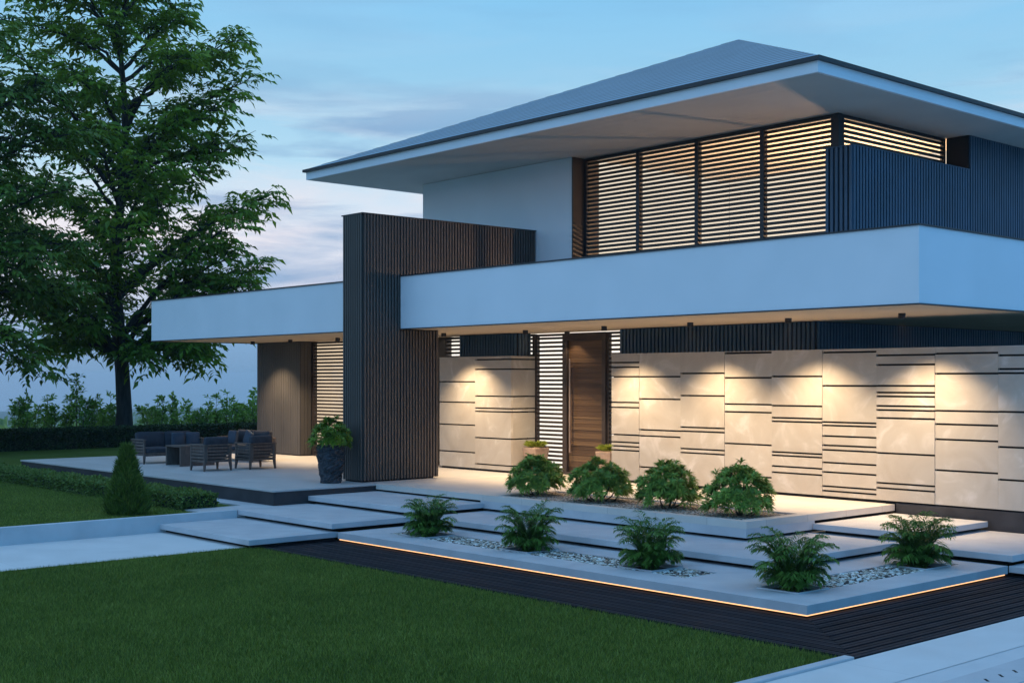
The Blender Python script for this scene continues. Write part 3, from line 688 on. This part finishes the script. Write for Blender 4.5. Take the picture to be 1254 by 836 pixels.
def pillow(loc, rot, label, s=.3, mat='pillow'):
    o = cushion('throw_pillow', -s / 2, s / 2, -.05, .05, -s / 2, s / 2, M[mat], None); o.location = loc; o.rotation_euler = rot
    tag(o, label, 'pillow', 'throw pillows on the sofas')
pillow((-25.86, 13.32, .50), (.0, .0, math.pi / 2 + .0), 'square blue pillow leaning on the left sofa just above the coffee table')
pillow((-25.84, 13.66, .50), (.0, 0, math.pi / 2 - .35), 'square blue pillow in the far corner of the left sofa')
pillow((-25.85, 14.66, .51), (-.2, 0, .1), 'pillow peeking over the armchairs at the left end of the rear sofa')
pillow((-25.2, 14.68, .51), (-.2, .3, -.1), 'pillow in the middle of the rear sofa')
ct = empty('coffee_table', (-24.8, 13.05, 0), label='low grey coffee table with two solid panel legs between the sofa and armchairs', cat='table')
m = MB(); m.box(-.33, .33, -.4, .4, .395, .425); m.build('table_top', M['teak'], ct, bevel=.004)
for sx in (-1, 1):
    m = MB(); x0, x1 = sorted((sx * .33, sx * .29)); m.box(x0, x1, -.395, .395, 0, .3945); m.build('leg', M['teak'], ct, bevel=.003)
m = MB(); m.box(-.285, .285, .1, .12, .05, .394); m.build('cross_panel', M['teak'], ct)

# ------------------------------------------------------------------ PLANTS
def dome_rosettes(name, R, Hh, z0, nro, nl, L, W, mat, parent, lump=.12, inner=.25):
    """rosettes of narrow leaves spread over a dome"""
    ph = rng.uniform(0, 2 * np.pi, nro); ct_ = rng.uniform(-.12, 1, nro); st = np.sqrt(1 - ct_ ** 2)
    rr = np.where(rng.random(nro) < inner, rng.uniform(.5, .85, nro), rng.uniform(.85, 1.0, nro)) * (1 + lump * np.sin(3 * ph + 1) * st + lump * rng.normal(size=nro) * .5)
    C = np.stack([R * rr * st * np.cos(ph), R * rr * st * np.sin(ph), z0 + Hh * (.22 + .78 * ct_ * rr)], 1)
    Nn = norm(np.stack([st * np.cos(ph), st * np.sin(ph), ct_ + .55], 1))
    P = np.repeat(C, nl, 0); A = np.repeat(Nn, nl, 0)
    u = rng.normal(size=P.shape); u -= (u * A).sum(1, keepdims=True) * A; u = norm(u)
    D = norm(u + A * rng.uniform(.1, 1.3, (len(P), 1)))
    rd = np.repeat(rng.random(nro), nl) * .6 + rng.random(len(P)) * .4
    return leaves(name, P, D, L * rng.uniform(.7, 1.15, len(P)), W, mat, parent, up=A + 1e-3, droop=.35, rand=rd), C
def bush(name, label, cat, group, R, Hh, nro, nl, L, W, mat, loc, z0=0.04, stems=7):
    t = empty(name, loc, label=label, cat=cat, group=group)
    o, C = dome_rosettes('foliage', R, Hh, z0, nro, nl, L, W, mat, t)
    m = MB()
    for k in range(stems):
        tpt = Vector(C[rng.integers(len(C))]) * .8; th = random.uniform(0, 6.28)
        b = Vector((.03 * math.cos(th), .03 * math.sin(th), -.03)); mid = (b + tpt) * .5 + Vector((tpt.x * .15, tpt.y * .15, -.03))
        m.tube([b, mid, tpt], [.016, .011, .004], 6)
    m.build('stem', M['stem'], t)
    return t
SH = 'rounded shrubs in the porch planter'
shl = ['rounded green shrub left of the door, leftmost in the gravel planter', 'rounded green shrub in front of the door, second from the left in the gravel planter',
       'rounded green shrub third from the left in the gravel planter, dark stems showing', 'rounded green shrub nearest the corner of the gravel planter, rightmost of the four']
for k, (x, y, sR) in enumerate(((-14.85, 13.80, .40), (-13.45, 13.80, .41), (-12.10, 13.78, .42), (-10.82, 13.76, .41))):
    bush('shrub', shl[k], 'shrub', SH, sR, .56 + .02 * k, (150, 165, 145, 160)[k] + 70, 24, .125, .021, M['shrub'], (x, y, -.03))

def palm_tree(loc):
    t = empty('palm', loc)
    P = []; D = []; Lg = []; U = []; RR = []; m = MB()
    nf = 54
    for k in range(nf):
        th = k * 2.4 + random.uniform(-.3, .3); q = (k + .5) / nf
        L = random.uniform(.6, .7) * (1.0 - .40 * q) + .12 * (1 - q); el = 1.56 - .56 * q + random.uniform(-.1, .1)
        if q > .55: L *= .8
        p = Vector((.05 * math.cos(th), .05 * math.sin(th), -.02)); d = Vector((math.cos(th) * math.cos(el), math.sin(th) * math.cos(el), math.sin(el)))
        pts = [p.copy()]; n = 14
        fr = random.random()
        for i in range(n):
            p = p + d * L / n; pts.append(p.copy()); d = (d + Vector((math.cos(th) * .03, math.sin(th) * .03, -.005 - .36 * (i / n) ** 1.6))).normalized()
            if i >= 2:
                s = d.cross(Vector((0, 0, 1))).normalized(); s = s if s.length > .1 else Vector((1, 0, 0))
                f = math.sin(math.pi * min(1, (i - .5) / n * .95 + .1)) ** .6
                for sg in (-1, 1):
                    for sub in (0, .5):
                        pp = p + d * L / n * sub
                        dd = (d * random.uniform(.5, .8) + s * sg * random.uniform(.6, .95) + Vector((0, 0, random.uniform(-.05, .25)))).normalized()
                        P.append(pp); D.append(dd); Lg.append(.19 * f * random.uniform(.8, 1.15)); U.append(Vector((0, 0, 1)) + d * .1); RR.append(fr * .6 + random.random() * .4)
        m.tube(pts, [.006 - .0045 * i / n for i in range(n + 1)], 4, cap=False)
    leaves('frond_leaves', np.array(P), np.array(D), np.array(Lg), .021, M['palm'], t, up=np.array(U), droop=.7, rand=np.array(RR))
    m.build('frond_stem', M['palm'], t)
    return t
PL = ['feathery palm at the left end of the gravel bed, in front of the porch steps', 'feathery palm second from the left, below the leftmost rounded shrub',
      'feathery palm third from the left in the long gravel bed', 'feathery palm nearest the front corner of the lit platform, largest in view', 'feathery palm in the right hand gravel strip, nearest the stone wall']
p0 = palm_tree((0, 0, 0))
for k, (x, y) in enumerate(palm_spots):
    o = p0 if k == 0 else copy_tree(p0)
    s_ = (.94, .98, 1.0, 1.03, 1.05)[k]; o.location = (x, y, Zp); o.scale = (s_, s_, s_); o.rotation_euler.z = k * 1.37
    tag(o, PL[k], 'palm', 'palms in the gravel beds')
m = MB()
for (x, y) in palm_spots: pass
# potted bush in a rough dark stone pot
def lathe_rough(prof, seg, amp, parent, name, mat):
    m = MB(); rows = []
    dense = []
    for i in range(len(prof) - 1):
        for j in range(8): t_ = j / 8; dense.append((prof[i][0] * (1 - t_) + prof[i + 1][0] * t_, prof[i][1] * (1 - t_) + prof[i + 1][1] * t_))
    dense.append(prof[-1])
    for (r, z) in dense:
        row = []
        for j in range(seg):
            th = 2 * math.pi * j / seg
            q = amp * (.8 * math.sin(th * 5 + z * 19) * math.sin(z * 61 + th * 2) + .5 * math.sin(th * 11 - z * 83) + random.uniform(-.5, .5))
            row.append(len(m.v)); m.v.append(((r + q) * math.cos(th), (r + q) * math.sin(th), z + (q * .6 if 0 < z < dense[-1][1] else 0)))
        rows.append(row)
    for i in range(len(rows) - 1):
        for j in range(seg): m.f.append((rows[i][j], rows[i][(j + 1) % seg], rows[i + 1][(j + 1) % seg], rows[i + 1][j]))
    m.f.append(tuple(rows[-1])); m.f.append(tuple(rows[0])[::-1])
    m.r = [.5] * len(m.f)
    return m.build(name, mat, parent)
pp = bush('potted_bush', 'tall rough dark stone pot with a round green bush, left of the slatted fin', 'potted plant', None, .33, .50, 120, 22, .12, .024, M['potleaf'], (-18.85, 12.62, .0), z0=.60, stems=5)
lathe_rough([(.17, 0), (.215, .25), (.245, .5), (.245, .66)], 56, .02, pp, 'pot', M['rock'])
def wallpot(x, y, label):
    t = empty('potted_plant', (x, y, 0), label=label, cat='potted plant', group='beige pots beside the door')
    m = MB(); m.hexa([(-.13, -.13, 0), (.13, -.13, 0), (.13, .13, 0), (-.13, .13, 0), (-.19, -.19, .5), (.19, -.19, .5), (.19, .19, .5), (-.19, .19, .5)], .5); m.build('pot', M['brown_pot'], t, bevel=.015)
    n = 500; ph = rng.uniform(0, 6.28, n); r = .15 * np.sqrt(rng.random(n))
    P = np.stack([r * np.cos(ph), r * np.sin(ph), .5 + rng.uniform(0, .04, n)], 1); D = norm(np.stack([np.cos(ph) * .8, np.sin(ph) * .8, rng.uniform(.3, 1.5, n)], 1))
    leaves('foliage', P, D, .14, .02, M['lime'], t)
wallpot(-18.15, 16.86, 'square tapered beige pot with lime green grass, left of the front door')
wallpot(-16.22, 16.90, 'square tapered beige pot with lime green grass, right of the front door')

# conifer
cf = empty('conifer', (-18.72, 8.78, -.275), label='small pointed dark green conifer behind the low retaining wall', cat='conifer')
n = 9000; h = rng.random(n) ** 1.35; z = h * 1.02; rad = .285 * (1 - h) ** .85 * (1 - .25 * np.exp(-h * 18)) + .015; ph = rng.uniform(0, 6.28, n)
rad = rad * (1 + .16 * np.sin(4 * ph + 13 * h) * np.sin(23 * h + 2 * ph) + .12 * np.sin(9 * ph - 31 * h)) * np.where(rng.random(n) < .35, rng.uniform(.5, .9, n), rng.uniform(.85, 1.14, n))
P = np.stack([rad * np.cos(ph), rad * np.sin(ph), z], 1); D = np.stack([np.cos(ph) * .6, np.sin(ph) * .6, np.full(n, 1.1)], 1) + rng.normal(size=(n, 3)) * .3
leaves('foliage', P, D, rng.uniform(.05, .15, n), .016, M['conifer'], cf, droop=0)
m = MB(); m.tube([(0, 0, -.02), (0, 0, .9)], [.03, .006], 6); m.build('trunk', M['bark'], cf)
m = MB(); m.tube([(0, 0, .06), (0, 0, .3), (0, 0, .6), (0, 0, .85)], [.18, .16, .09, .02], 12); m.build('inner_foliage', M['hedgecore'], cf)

def hedge(name, x0, x1, y0, y1, z0, z1, n, L, W, mat, label, faces='FTR', rough=.02):
    t = empty(name, ((x0 + x1) / 2, (y0 + y1) / 2, z0), label=label, cat='hedge')
    lx, ly, lz = t.location
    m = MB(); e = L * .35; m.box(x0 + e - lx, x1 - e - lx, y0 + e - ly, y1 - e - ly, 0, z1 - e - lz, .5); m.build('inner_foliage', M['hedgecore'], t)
    A = {'F': (x1 - x0) * (z1 - z0), 'B': (x1 - x0) * (z1 - z0), 'T': (x1 - x0) * (y1 - y0), 'R': (y1 - y0) * (z1 - z0), 'L': (y1 - y0) * (z1 - z0)}
    tot = sum(A[f] for f in faces); Ps = []; Ns = []
    for f in faces:
        k = int(n * A[f] / tot); X = rng.uniform(x0, x1, k); Y = rng.uniform(y0, y1, k); Z = rng.uniform(z0, z1, k)
        if f == 'F': Y[:] = y0; nn = (0, -1, .3)
        if f == 'B': Y[:] = y1; nn = (0, 1, .3)
        if f == 'T': Z[:] = z1; nn = (0, 0, 1)
        if f == 'R': X[:] = x1; nn = (1, 0, .3)
        if f == 'L': X[:] = x0; nn = (-1, 0, .3)
        Ps.append(np.stack([X, Y, Z], 1)); Ns.append(np.tile(nn, (k, 1)))
    P = np.concatenate(Ps); Nn = np.concatenate(Ns)
    bumpy = rough * (np.sin(P[:, 0] * 5.1 + P[:, 2] * 7) * np.sin(P[:, 1] * 4.3 + 1) + rng.normal(size=len(P)) * .8)
    P = P + Nn * (bumpy[:, None] - L * .3) - np.array(t.location)
    D = Nn + rng.normal(size=P.shape) * .75
    leaves('foliage', P, D, L * rng.uniform(.7, 1.2, len(P)), W, mat, t)
    return t
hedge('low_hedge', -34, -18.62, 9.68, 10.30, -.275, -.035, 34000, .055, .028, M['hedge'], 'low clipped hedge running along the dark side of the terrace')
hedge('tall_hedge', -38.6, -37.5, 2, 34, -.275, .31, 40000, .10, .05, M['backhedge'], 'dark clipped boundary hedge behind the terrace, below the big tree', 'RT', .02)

# ------------------------------------------------------------------ TREES
def interp(x, tab):
    for (a0, b0), (a1, b1) in zip(tab, tab[1:]):
        if a0 <= x <= a1: return b0 + (b1 - b0) * (x - a0) / (a1 - a0)
    return tab[-1][1]
def broad_tree(loc, height, prof, nlimb, label, mat, trunk_r, z_first, seed, lean=(0, 0), extra=(), spray=.5, dens=1.0):
    R = random.Random(seed); rg = np.random.default_rng(seed)
    t = empty('tree', loc, label=label, cat='tree')
    m = MB(); tp = []
    for k in range(15):
        h = height * .96 * k / 14; tp.append(Vector((lean[0] * h + .14 * math.sin(h * .7), lean[1] * h + .12 * math.cos(h * .6), h - .3 * (k == 0))))
    rad = [trunk_r * (1.35 if k == 0 else 1) * (1 - (k / 14) ** .9 * .93) for k in range(15)]
    m.tube(tp, rad, 14); m.build('trunk', M['bark'], t, smooth=True)
    bm_ = MB(); SP = []; SD = []
    def tr(h):
        k = h / (height * .96) * 14; i = min(13, int(k)); f = k - i; return tp[i] * (1 - f) + tp[i + 1] * f
    limbs = []
    for k in range(nlimb):
        q = k / (nlimb - 1); z = z_first + (height - .4 - z_first) * q; az = k * 2.399 + R.uniform(-.35, .35); limbs.append((z, az, interp(z, prof) * R.uniform(.72, 1.06)))
    limbs += list(extra)
    for (z, az, Ln) in limbs:
        h0 = max(min(3.1, height * .2), z - Ln * R.uniform(.45, .95)); h0 = min(h0, height * .93)
        p = tr(h0); end = Vector((math.cos(az) * Ln, math.sin(az) * Ln, z)) + Vector((tr(z).x, tr(z).y, 0))
        n = 9; pts = []
        for i in range(n + 1):
            s = i / n; q = p.lerp(end, s); q.z += math.sin(s * math.pi) * Ln * .10 - s * s * Ln * .02
            q += Vector((R.uniform(-1, 1), R.uniform(-1, 1), R.uniform(-1, 1))) * .05 * Ln * (0 if i == 0 else .5); pts.append(q)
        r0 = .03 + .016 * Ln; bm_.tube(pts, [r0 * (1 - .9 * i / n) for i in range(n + 1)], 6, cap=False)
        # twigs
        nt = int((5 + Ln * 3.6) * dens)
        for j in range(nt):
            s = .28 + .72 * (j + .5) / nt; i = min(n - 1, int(s * n)); b = pts[i].lerp(pts[i + 1], s * n - i)
            dirm = (pts[i + 1] - pts[i]).normalized(); sd = dirm.cross(Vector((0, 0, 1))).normalized() * (1 if j % 2 else -1)
            tl = R.uniform(.5, 1.25) * (1.15 - .55 * s) * min(1.3, Ln / 3.2)
            td = (dirm * R.uniform(.5, 1) + sd * R.uniform(.3, 1.1) + Vector((0, 0, R.uniform(-.45, .75)))).normalized()
            e = b + td * tl; md = b + td * tl * .5 + Vector((0, 0, .05))
            bm_.tube([b, md, e], [.022, .014, .005], 4, cap=False)
            for c in range(R.randint(4, 6)):
                f = R.uniform(.25, 1.0); q = b.lerp(e, f) + Vector((R.gauss(0, .12), R.gauss(0, .12), R.gauss(0, .14)))
                SP.append(q); th = R.uniform(0, 6.28); SD.append(td * .5 + Vector((math.cos(th), math.sin(th), R.uniform(-.3, .4))))
    bm_.build('branches', M['bark'], t, smooth=True)
    # compound leaves: a drooping rachis with leaflets
    SP = np.array(SP); SD = norm(np.array(SD)); n = len(SP); nl = 7
    P = []; D = []; Lf = []; rd = rg.random(n); RD = []
    side = norm(np.cross(SD, np.array([0, 0, 1.0])) + 1e-4)
    LL = spray * rg.uniform(.7, 1.15, n)
    for k in range(nl):
        s = (k // 2 + 1) / (nl // 2 + 1) if k < nl - 1 else 1.0
        base = SP + SD * (LL * s)[:, None] * .85; base[:, 2] -= (LL * s ** 2 * .25)
        sg = (1 if k % 2 else -1) if k < nl - 1 else 0
        dd = SD * .7 + side * sg * .85 + np.array([0, 0, -.42]) + rg.normal(size=(n, 3)) * .15
        P.append(base); D.append(dd); Lf.append(LL * (.5 if sg else .55) * rg.uniform(.8, 1.1, n)); RD.append(rd * .65 + rg.random(n) * .35)
    P = np.concatenate(P); D = np.concatenate(D); Lf = np.concatenate(Lf)
    leaves('crown', P, D, Lf, Lf * .38, mat, t, up=norm(rg.normal(size=P.shape) * .5 + np.array([0, 0, 1.0])), droop=.3, rand=np.concatenate(RD))
    return t
FWD = Vector((-math.sin(a), math.cos(a), 0)); RGT = math.atan2(math.sin(a), math.cos(a))    # azimuth of picture-right in world
prof = [(1.5, 1.6), (3.0, 2.4), (4, 3.2), (5.4, 4.3), (8.4, 4.6), (9.6, 4.0), (12, 4.2), (13.2, 4.0), (14.4, 3.1), (16.2, 2.2), (18.5, .7)]
ext = [(3.6, RGT - .1, 2.6), (8.6, RGT + .05, 4.9), (7.4, RGT - .35, 4.5), (6.2, RGT + .25, 4.8), (5.6, RGT - .1, 4.7), (12.3, RGT, 4.1), (10.6, RGT + .3, 3.8), (3.3, RGT - .2, 2.7), (3.0, RGT + .35, 2.9), (4.4, RGT, 3.9), (13.6, RGT - .2, 4.1), (8.0, RGT + 2.9, 5.4), (5.2, RGT + 3.3, 4.8), (3.4, RGT + 3.0, 3.0)]
broad_tree((-41, 19.0, -.5), 18.6, prof, 68, 'tall leafy tree with a thick dark trunk rising behind the boundary hedge', M['tree'], .28, 3.0, 11, extra=ext, spray=.62)
prof2 = [(1.5, 2.6), (3, 4.6), (5, 5.6), (9, 5.6), (12, 4.2), (14, 2.4), (15, .8)]
ext2 = [(2.6, RGT + .1, 5.0), (3.2, RGT - .3, 5.6), (4.6, RGT, 6.2), (6.2, RGT + .2, 6.2), (7.6, RGT - .1, 6.4), (9.2, RGT + .1, 6.0), (10.4, RGT, 5.0), (5.4, RGT - .2, 6.0)]
broad_tree((-38.9, 10.1, -.3), 15.0, prof2, 56, 'dark leafy tree at the left edge, its boughs overlapping the tall tree', M['tree2'], .3, 2.2, 23, extra=ext2, spray=.56)

# saplings behind the hedge
def sapling(x, y, h, w, seed, label):
    R = random.Random(seed); t = empty('sapling', (x, y, -.5), label=label, cat='sapling', group='young trees behind the boundary hedge')
    m = MB(); P = []; D = []
    ns = max(4, int(w * 5))
    for k in range(ns):
        th = R.uniform(0, 6.28); hh = h * (R.uniform(.55, .9) if k else 1.0); off = w * .5 * R.uniform(.1, 1)
        b = Vector((.1 * math.cos(th), .1 * math.sin(th), 0)); e = Vector((off * math.cos(th), off * math.sin(th), hh)); md = (b + e) / 2 + Vector((-.06, 0, .1))
        m.tube([b, md, e], [.018, .012, .004], 4, cap=False)
        for j in range(15):
            f = R.uniform(.2, 1) ** .7; q = b.lerp(e, f); a2 = R.uniform(0, 6.28); tl = R.uniform(.12, .36) * (1.15 - .5 * f)
            d = Vector((math.cos(a2), math.sin(a2), R.uniform(.4, 1.5))).normalized(); e2 = q + d * tl
            m.tube([q, e2], [.006, .003], 3, cap=False)
            for c in range(5): P.append(q.lerp(e2, R.uniform(.3, 1.1))); D.append(d * .7 + Vector((R.gauss(0, .6), R.gauss(0, .6), R.gauss(.1, .45))))
    m.build('stem', M['stem'], t)
    P = np.array(P); leaves('foliage', P, np.array(D), rng.uniform(.14, .24, len(P)), .07, M['sapling'], t, droop=.3)
def at_u(u, x):
    p = (u - 627) / 1572.3; dx = -math.sin(a) + p * math.cos(a); dy = math.cos(a) + p * math.sin(a); return dy * x / dx
sap = [(22, 486, 1.0), (38, 492, .9), (48, 489, .9), (66, 497, .8), (84, 482, 1.0), (97, 461, 1.2), (112, 474, 1.1), (126, 485, 1.0), (136, 484, .8), (186, 487, 1.1), (199, 490, 1.0), (214, 484, .8),
       (232, 494, 1.0), (247, 488, 1.1), (262, 486, 1.1), (279, 480, .9), (293, 490, 1.0), (306, 482, 1.2), (316, 478, 1.0)]
wheres = ['at the far left edge of the photo', 'second from the left edge', 'short and bushy, left of the tallest one', 'lowest one left of the tall tree', 'left neighbour of the tallest one', 'tallest of the row, left of the big trunk',
          'bushy, between the tallest one and the big trunk', 'close left of the big trunk', 'touching the left side of the big trunk', 'first one right of the big trunk', 'above the left arm of the left sofa', 'above the seat of the left sofa',
          'above the coffee table', 'above the nearer armchair, left of it', 'above the nearer armchair', 'slender, above the gap between the armchairs', 'above the farther armchair', 'wide, close to the slatted wall', 'touching the edge of the slatted wall']
for k, (u, v, w) in enumerate(sap):
    x = -41.5 - (k * 37 % 5) * .55; y = at_u(u, x); d_ = -x * math.sin(a) + y * math.cos(a); top = 1.8 + (465 - v) * d_ / 1572.3
    sapling(x, y, top + .5, w, 100 + k, 'young light green sapling ' + wheres[k])

# far woods (reads as one mass)
n = 0; P = []; SZ = []
for k in range(1500):
    d_ = random.choice((260, 350, 500, 750, 1100)); u = random.uniform(-150, 1400); p = (u - 627) / 1572.3
    w = d_ * random.uniform(.8, 1.2); x = w * (-math.sin(a) + p * math.cos(a)); y = w * (math.cos(a) + p * math.sin(a))
    gz = interp(-x, [(0, -5), (50, -.6), (56, -2), (70, -7), (110, -15), (200, -20), (400, -28), (900, -42), (2600, -60), (9000, -60)])
    if x > -60: continue
    hh = random.uniform(7, 13) * (1 + (d_ > 400) * .25); 
    for c in range(26):
        q = np.array([random.gauss(0, .28), random.gauss(0, .28), 0]) * hh; q[2] = gz + hh * random.uniform(.1, .95) ** .8; P.append((x + q[0], y + q[1], q[2])); SZ.append(hh * random.uniform(.18, .34))
P = np.array(P); SZ = np.array(SZ)
o = leaves('far_wood', P, rng.normal(size=P.shape) + np.array([0, 0, .3]), SZ, SZ * .8, M['tree'], None); tag(o, kind='stuff')

# ------------------------------------------------------------------ GRASS
def grass(name, n, xr, yr, z, hmin, hmax, w, mask=None):
    X = rng.uniform(*xr, n); Y = rng.uniform(*yr, n)
    if mask is not None: k = mask(X, Y); X, Y = X[k], Y[k]
    n = len(X); th = rng.uniform(0, 6.28, n); hgt = rng.uniform(hmin, hmax, n); lean = rng.normal(size=(n, 2)) * .45
    B = np.stack([X, Y, np.full(n, z)], 1); sd = np.stack([np.cos(th), np.sin(th), np.zeros(n)], 1) * w / 2
    T = B + np.stack([lean[:, 0] * hgt, lean[:, 1] * hgt, hgt], 1)
    V = np.stack([B - sd, B + sd, T], 1)
    return tag(tri_mesh(name, V, 3, [(0, 1, 2)], M['blade']), kind='stuff')
def in_view(X, Y):
    w = -X * math.sin(a) + Y * math.cos(a); r = X * math.cos(a) + Y * math.sin(a)
    return (w > 8.2) & (abs(r / np.maximum(w, .1)) < .52)
grass('grass', 620000, (-15.6, -6.11), (-1, 9.15), -.516, .018, .055, .0065, in_view)
grass('grass', 160000, (-30, -18.13), (3.5, 9.66), -.277, .02, .045, .008, in_view)

# ------------------------------------------------------------------ WORLD: dusk sky with streaky cloud
W = bpy.data.worlds.new('World'); S.world = W; W.use_nodes = True
nt = W.node_tree; L = nt.links.new; bg = nt.nodes['Background']
tc = N(nt, 'ShaderNodeTexCoord'); sp = N(nt, 'ShaderNodeSeparateXYZ'); L(tc.outputs['Generated'], sp.inputs[0])
def lin(r, g, b): return tuple((c / 255 / 12.92 if c < 10 else ((c / 255 + .055) / 1.055) ** 2.4) for c in (r, g, b))
mr = N(nt, 'ShaderNodeMapRange'); mr.inputs['From Min'].default_value = -.05; mr.inputs['From Max'].default_value = .45; L(sp.outputs['Z'], mr.inputs[0])
# positions: z -> (z+.05)/.5
R_ = lambda z: (z + .05) / .5
base = ramp(nt, [(0.0, lin(84, 128, 168)), (R_(-.01), lin(98, 142, 182)), (R_(.03), lin(118, 162, 203)), (R_(.07), lin(206, 212, 229)), (R_(.115), lin(224, 228, 239)), (R_(.16), lin(178, 216, 238)), (R_(.22), lin(150, 200, 230)), (R_(.30), lin(128, 194, 236)), (.84, lin(146, 200, 242)), (1, lin(160, 204, 246))])
L(mr.outputs[0], base.inputs[0])
# warm, paler cloud bank: stretched noise, strongest low down
mp = N(nt, 'ShaderNodeMapping'); mp.inputs['Scale'].default_value = (1.6, 1.6, 8.5); mp.inputs['Location'].default_value = (.35, .1, .4); L(tc.outputs['Generated'], mp.inputs[0])
n1 = N(nt, 'ShaderNodeTexNoise', i_Scale=2.6, i_Detail=8, i_Roughness=.55, i_Distortion=.5); L(mp.outputs[0], n1.inputs['Vector'])
c1_ = ramp(nt, [(.46, (0, 0, 0)), (.66, (1, 1, 1))]); L(n1.outputs[0], c1_.inputs[0])
band = ramp(nt, [(0, (0, 0, 0)), (R_(.045), (.05, .05, .05)), (R_(.085), (1, 1, 1)), (R_(.17), (.75, .75, .75)), (R_(.23), (.12, .12, .12)), (R_(.3), (.05, .05, .05)), (1, (.1, .1, .1))]); L(mr.outputs[0], band.inputs[0])
f1 = N(nt, 'ShaderNodeMath', operation='MULTIPLY'); L(c1_.outputs[0], f1.inputs[0]); L(band.outputs[0], f1.inputs[1])
f1b = N(nt, 'ShaderNodeMath', operation='MULTIPLY'); f1b.inputs[1].default_value = .75; L(f1.outputs[0], f1b.inputs[0])
mx1 = N(nt, 'ShaderNodeMix', data_type='RGBA'); L(f1b.outputs[0], mx1.inputs['Factor']); L(base.outputs[0], mx1.inputs['A']); mx1.inputs['B'].default_value = (*lin(240, 226, 230), 1)
# grey blue streaks
mp2 = N(nt, 'ShaderNodeMapping'); mp2.inputs['Scale'].default_value = (1.3, 1.3, 9); mp2.inputs['Location'].default_value = (2.3, .9, 1.7); L(tc.outputs['Generated'], mp2.inputs[0])
n2 = N(nt, 'ShaderNodeTexNoise', i_Scale=3.4, i_Detail=8, i_Roughness=.55, i_Distortion=.3); L(mp2.outputs[0], n2.inputs['Vector'])
c2_ = ramp(nt, [(.49, (0, 0, 0)), (.64, (1, 1, 1))]); L(n2.outputs[0], c2_.inputs[0])
band2 = ramp(nt, [(0, (0, 0, 0)), (R_(.03), (.2, .2, .2)), (R_(.08), (.8, .8, .8)), (R_(.19), (.75, .75, .75)), (R_(.24), (.12, .12, .12)), (R_(.30), (.2, .2, .2)), (1, (.1, .1, .1))]); L(mr.outputs[0], band2.inputs[0])
f2 = N(nt, 'ShaderNodeMath', operation='MULTIPLY'); L(band2.outputs[0], f2.inputs[1]); L(c2_.outputs[0], f2.inputs[0])
mx2 = N(nt, 'ShaderNodeMix', data_type='RGBA'); L(f2.outputs[0], mx2.inputs['Factor']); L(mx1.outputs[2], mx2.inputs['A']); mx2.inputs['B'].default_value = (*lin(118, 158, 200), 1)
# a share of physical twilight sky keeps the light directional
sky = N(nt, 'ShaderNodeTexSky', sky_type='NISHITA'); sky.sun_disc = False; sky.sun_elevation = math.radians(6); sky.sun_rotation = math.radians(-75)
sm = N(nt, 'ShaderNodeVectorMath', operation='SCALE'); sm.inputs['Scale'].default_value = .001; L(sky.outputs[0], sm.inputs[0])
ad = N(nt, 'ShaderNodeVectorMath', operation='ADD'); L(mx2.outputs[2], ad.inputs[0]); L(sm.outputs[0], ad.inputs[1])
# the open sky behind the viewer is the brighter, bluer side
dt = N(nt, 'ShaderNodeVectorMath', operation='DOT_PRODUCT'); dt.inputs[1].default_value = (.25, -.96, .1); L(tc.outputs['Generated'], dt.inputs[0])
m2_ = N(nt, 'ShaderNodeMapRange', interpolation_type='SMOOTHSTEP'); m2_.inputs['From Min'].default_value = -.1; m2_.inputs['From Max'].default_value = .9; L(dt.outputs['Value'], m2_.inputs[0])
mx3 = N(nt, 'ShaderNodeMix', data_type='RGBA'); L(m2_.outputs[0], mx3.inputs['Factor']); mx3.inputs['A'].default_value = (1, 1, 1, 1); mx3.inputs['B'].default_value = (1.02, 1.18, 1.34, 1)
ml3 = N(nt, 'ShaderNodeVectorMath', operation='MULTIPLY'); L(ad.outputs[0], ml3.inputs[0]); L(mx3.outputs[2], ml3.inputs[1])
dt2 = N(nt, 'ShaderNodeVectorMath', operation='DOT_PRODUCT'); dt2.inputs[1].default_value = (1.0, .05, 0); L(tc.outputs['Generated'], dt2.inputs[0])
m3_ = N(nt, 'ShaderNodeMapRange', interpolation_type='SMOOTHSTEP'); m3_.inputs['From Min'].default_value = 0; m3_.inputs['From Max'].default_value = .9; L(dt2.outputs['Value'], m3_.inputs[0])
mx4 = N(nt, 'ShaderNodeMix', data_type='RGBA'); L(m3_.outputs[0], mx4.inputs['Factor']); mx4.inputs['A'].default_value = (1, 1, 1, 1); mx4.inputs['B'].default_value = (.22, .68, 1.0, 1)
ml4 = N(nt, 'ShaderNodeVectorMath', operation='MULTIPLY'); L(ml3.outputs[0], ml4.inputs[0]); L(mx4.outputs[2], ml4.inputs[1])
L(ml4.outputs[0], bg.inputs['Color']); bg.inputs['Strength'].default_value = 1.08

# ------------------------------------------------------------------ AIR
m = MB(); m.box(-3300, 420, -3300, 3300, -63, 20.5, .5)
hz = bpy.data.materials.new('haze'); hz.use_nodes = True; hn = hz.node_tree; hn.nodes.remove(hn.nodes['Principled BSDF'])
pv = hn.nodes.new('ShaderNodeVolumePrincipled'); pv.inputs['Color'].default_value = (.95, .96, 1, 1); pv.inputs['Density'].default_value = .00025; pv.inputs['Anisotropy'].default_value = .1
hn.links.new(pv.outputs[0], hn.nodes['Material Output'].inputs['Volume'])
tag(m.build('haze', hz), kind='stuff')
# ------------------------------------------------------------------ render settings
S.cycles.volume_bounces = 1
S.render.engine = 'CYCLES'
S.view_settings.view_transform = 'Standard'; S.view_settings.look = 'None'; S.view_settings.gamma = 1; S.view_settings.exposure = 0
S.cycles.sample_clamp_indirect = 1.5
S.cycles.max_bounces = 8; S.cycles.transparent_max_bounces = 8
S.render.resolution_x = 1024; S.render.resolution_y = 682
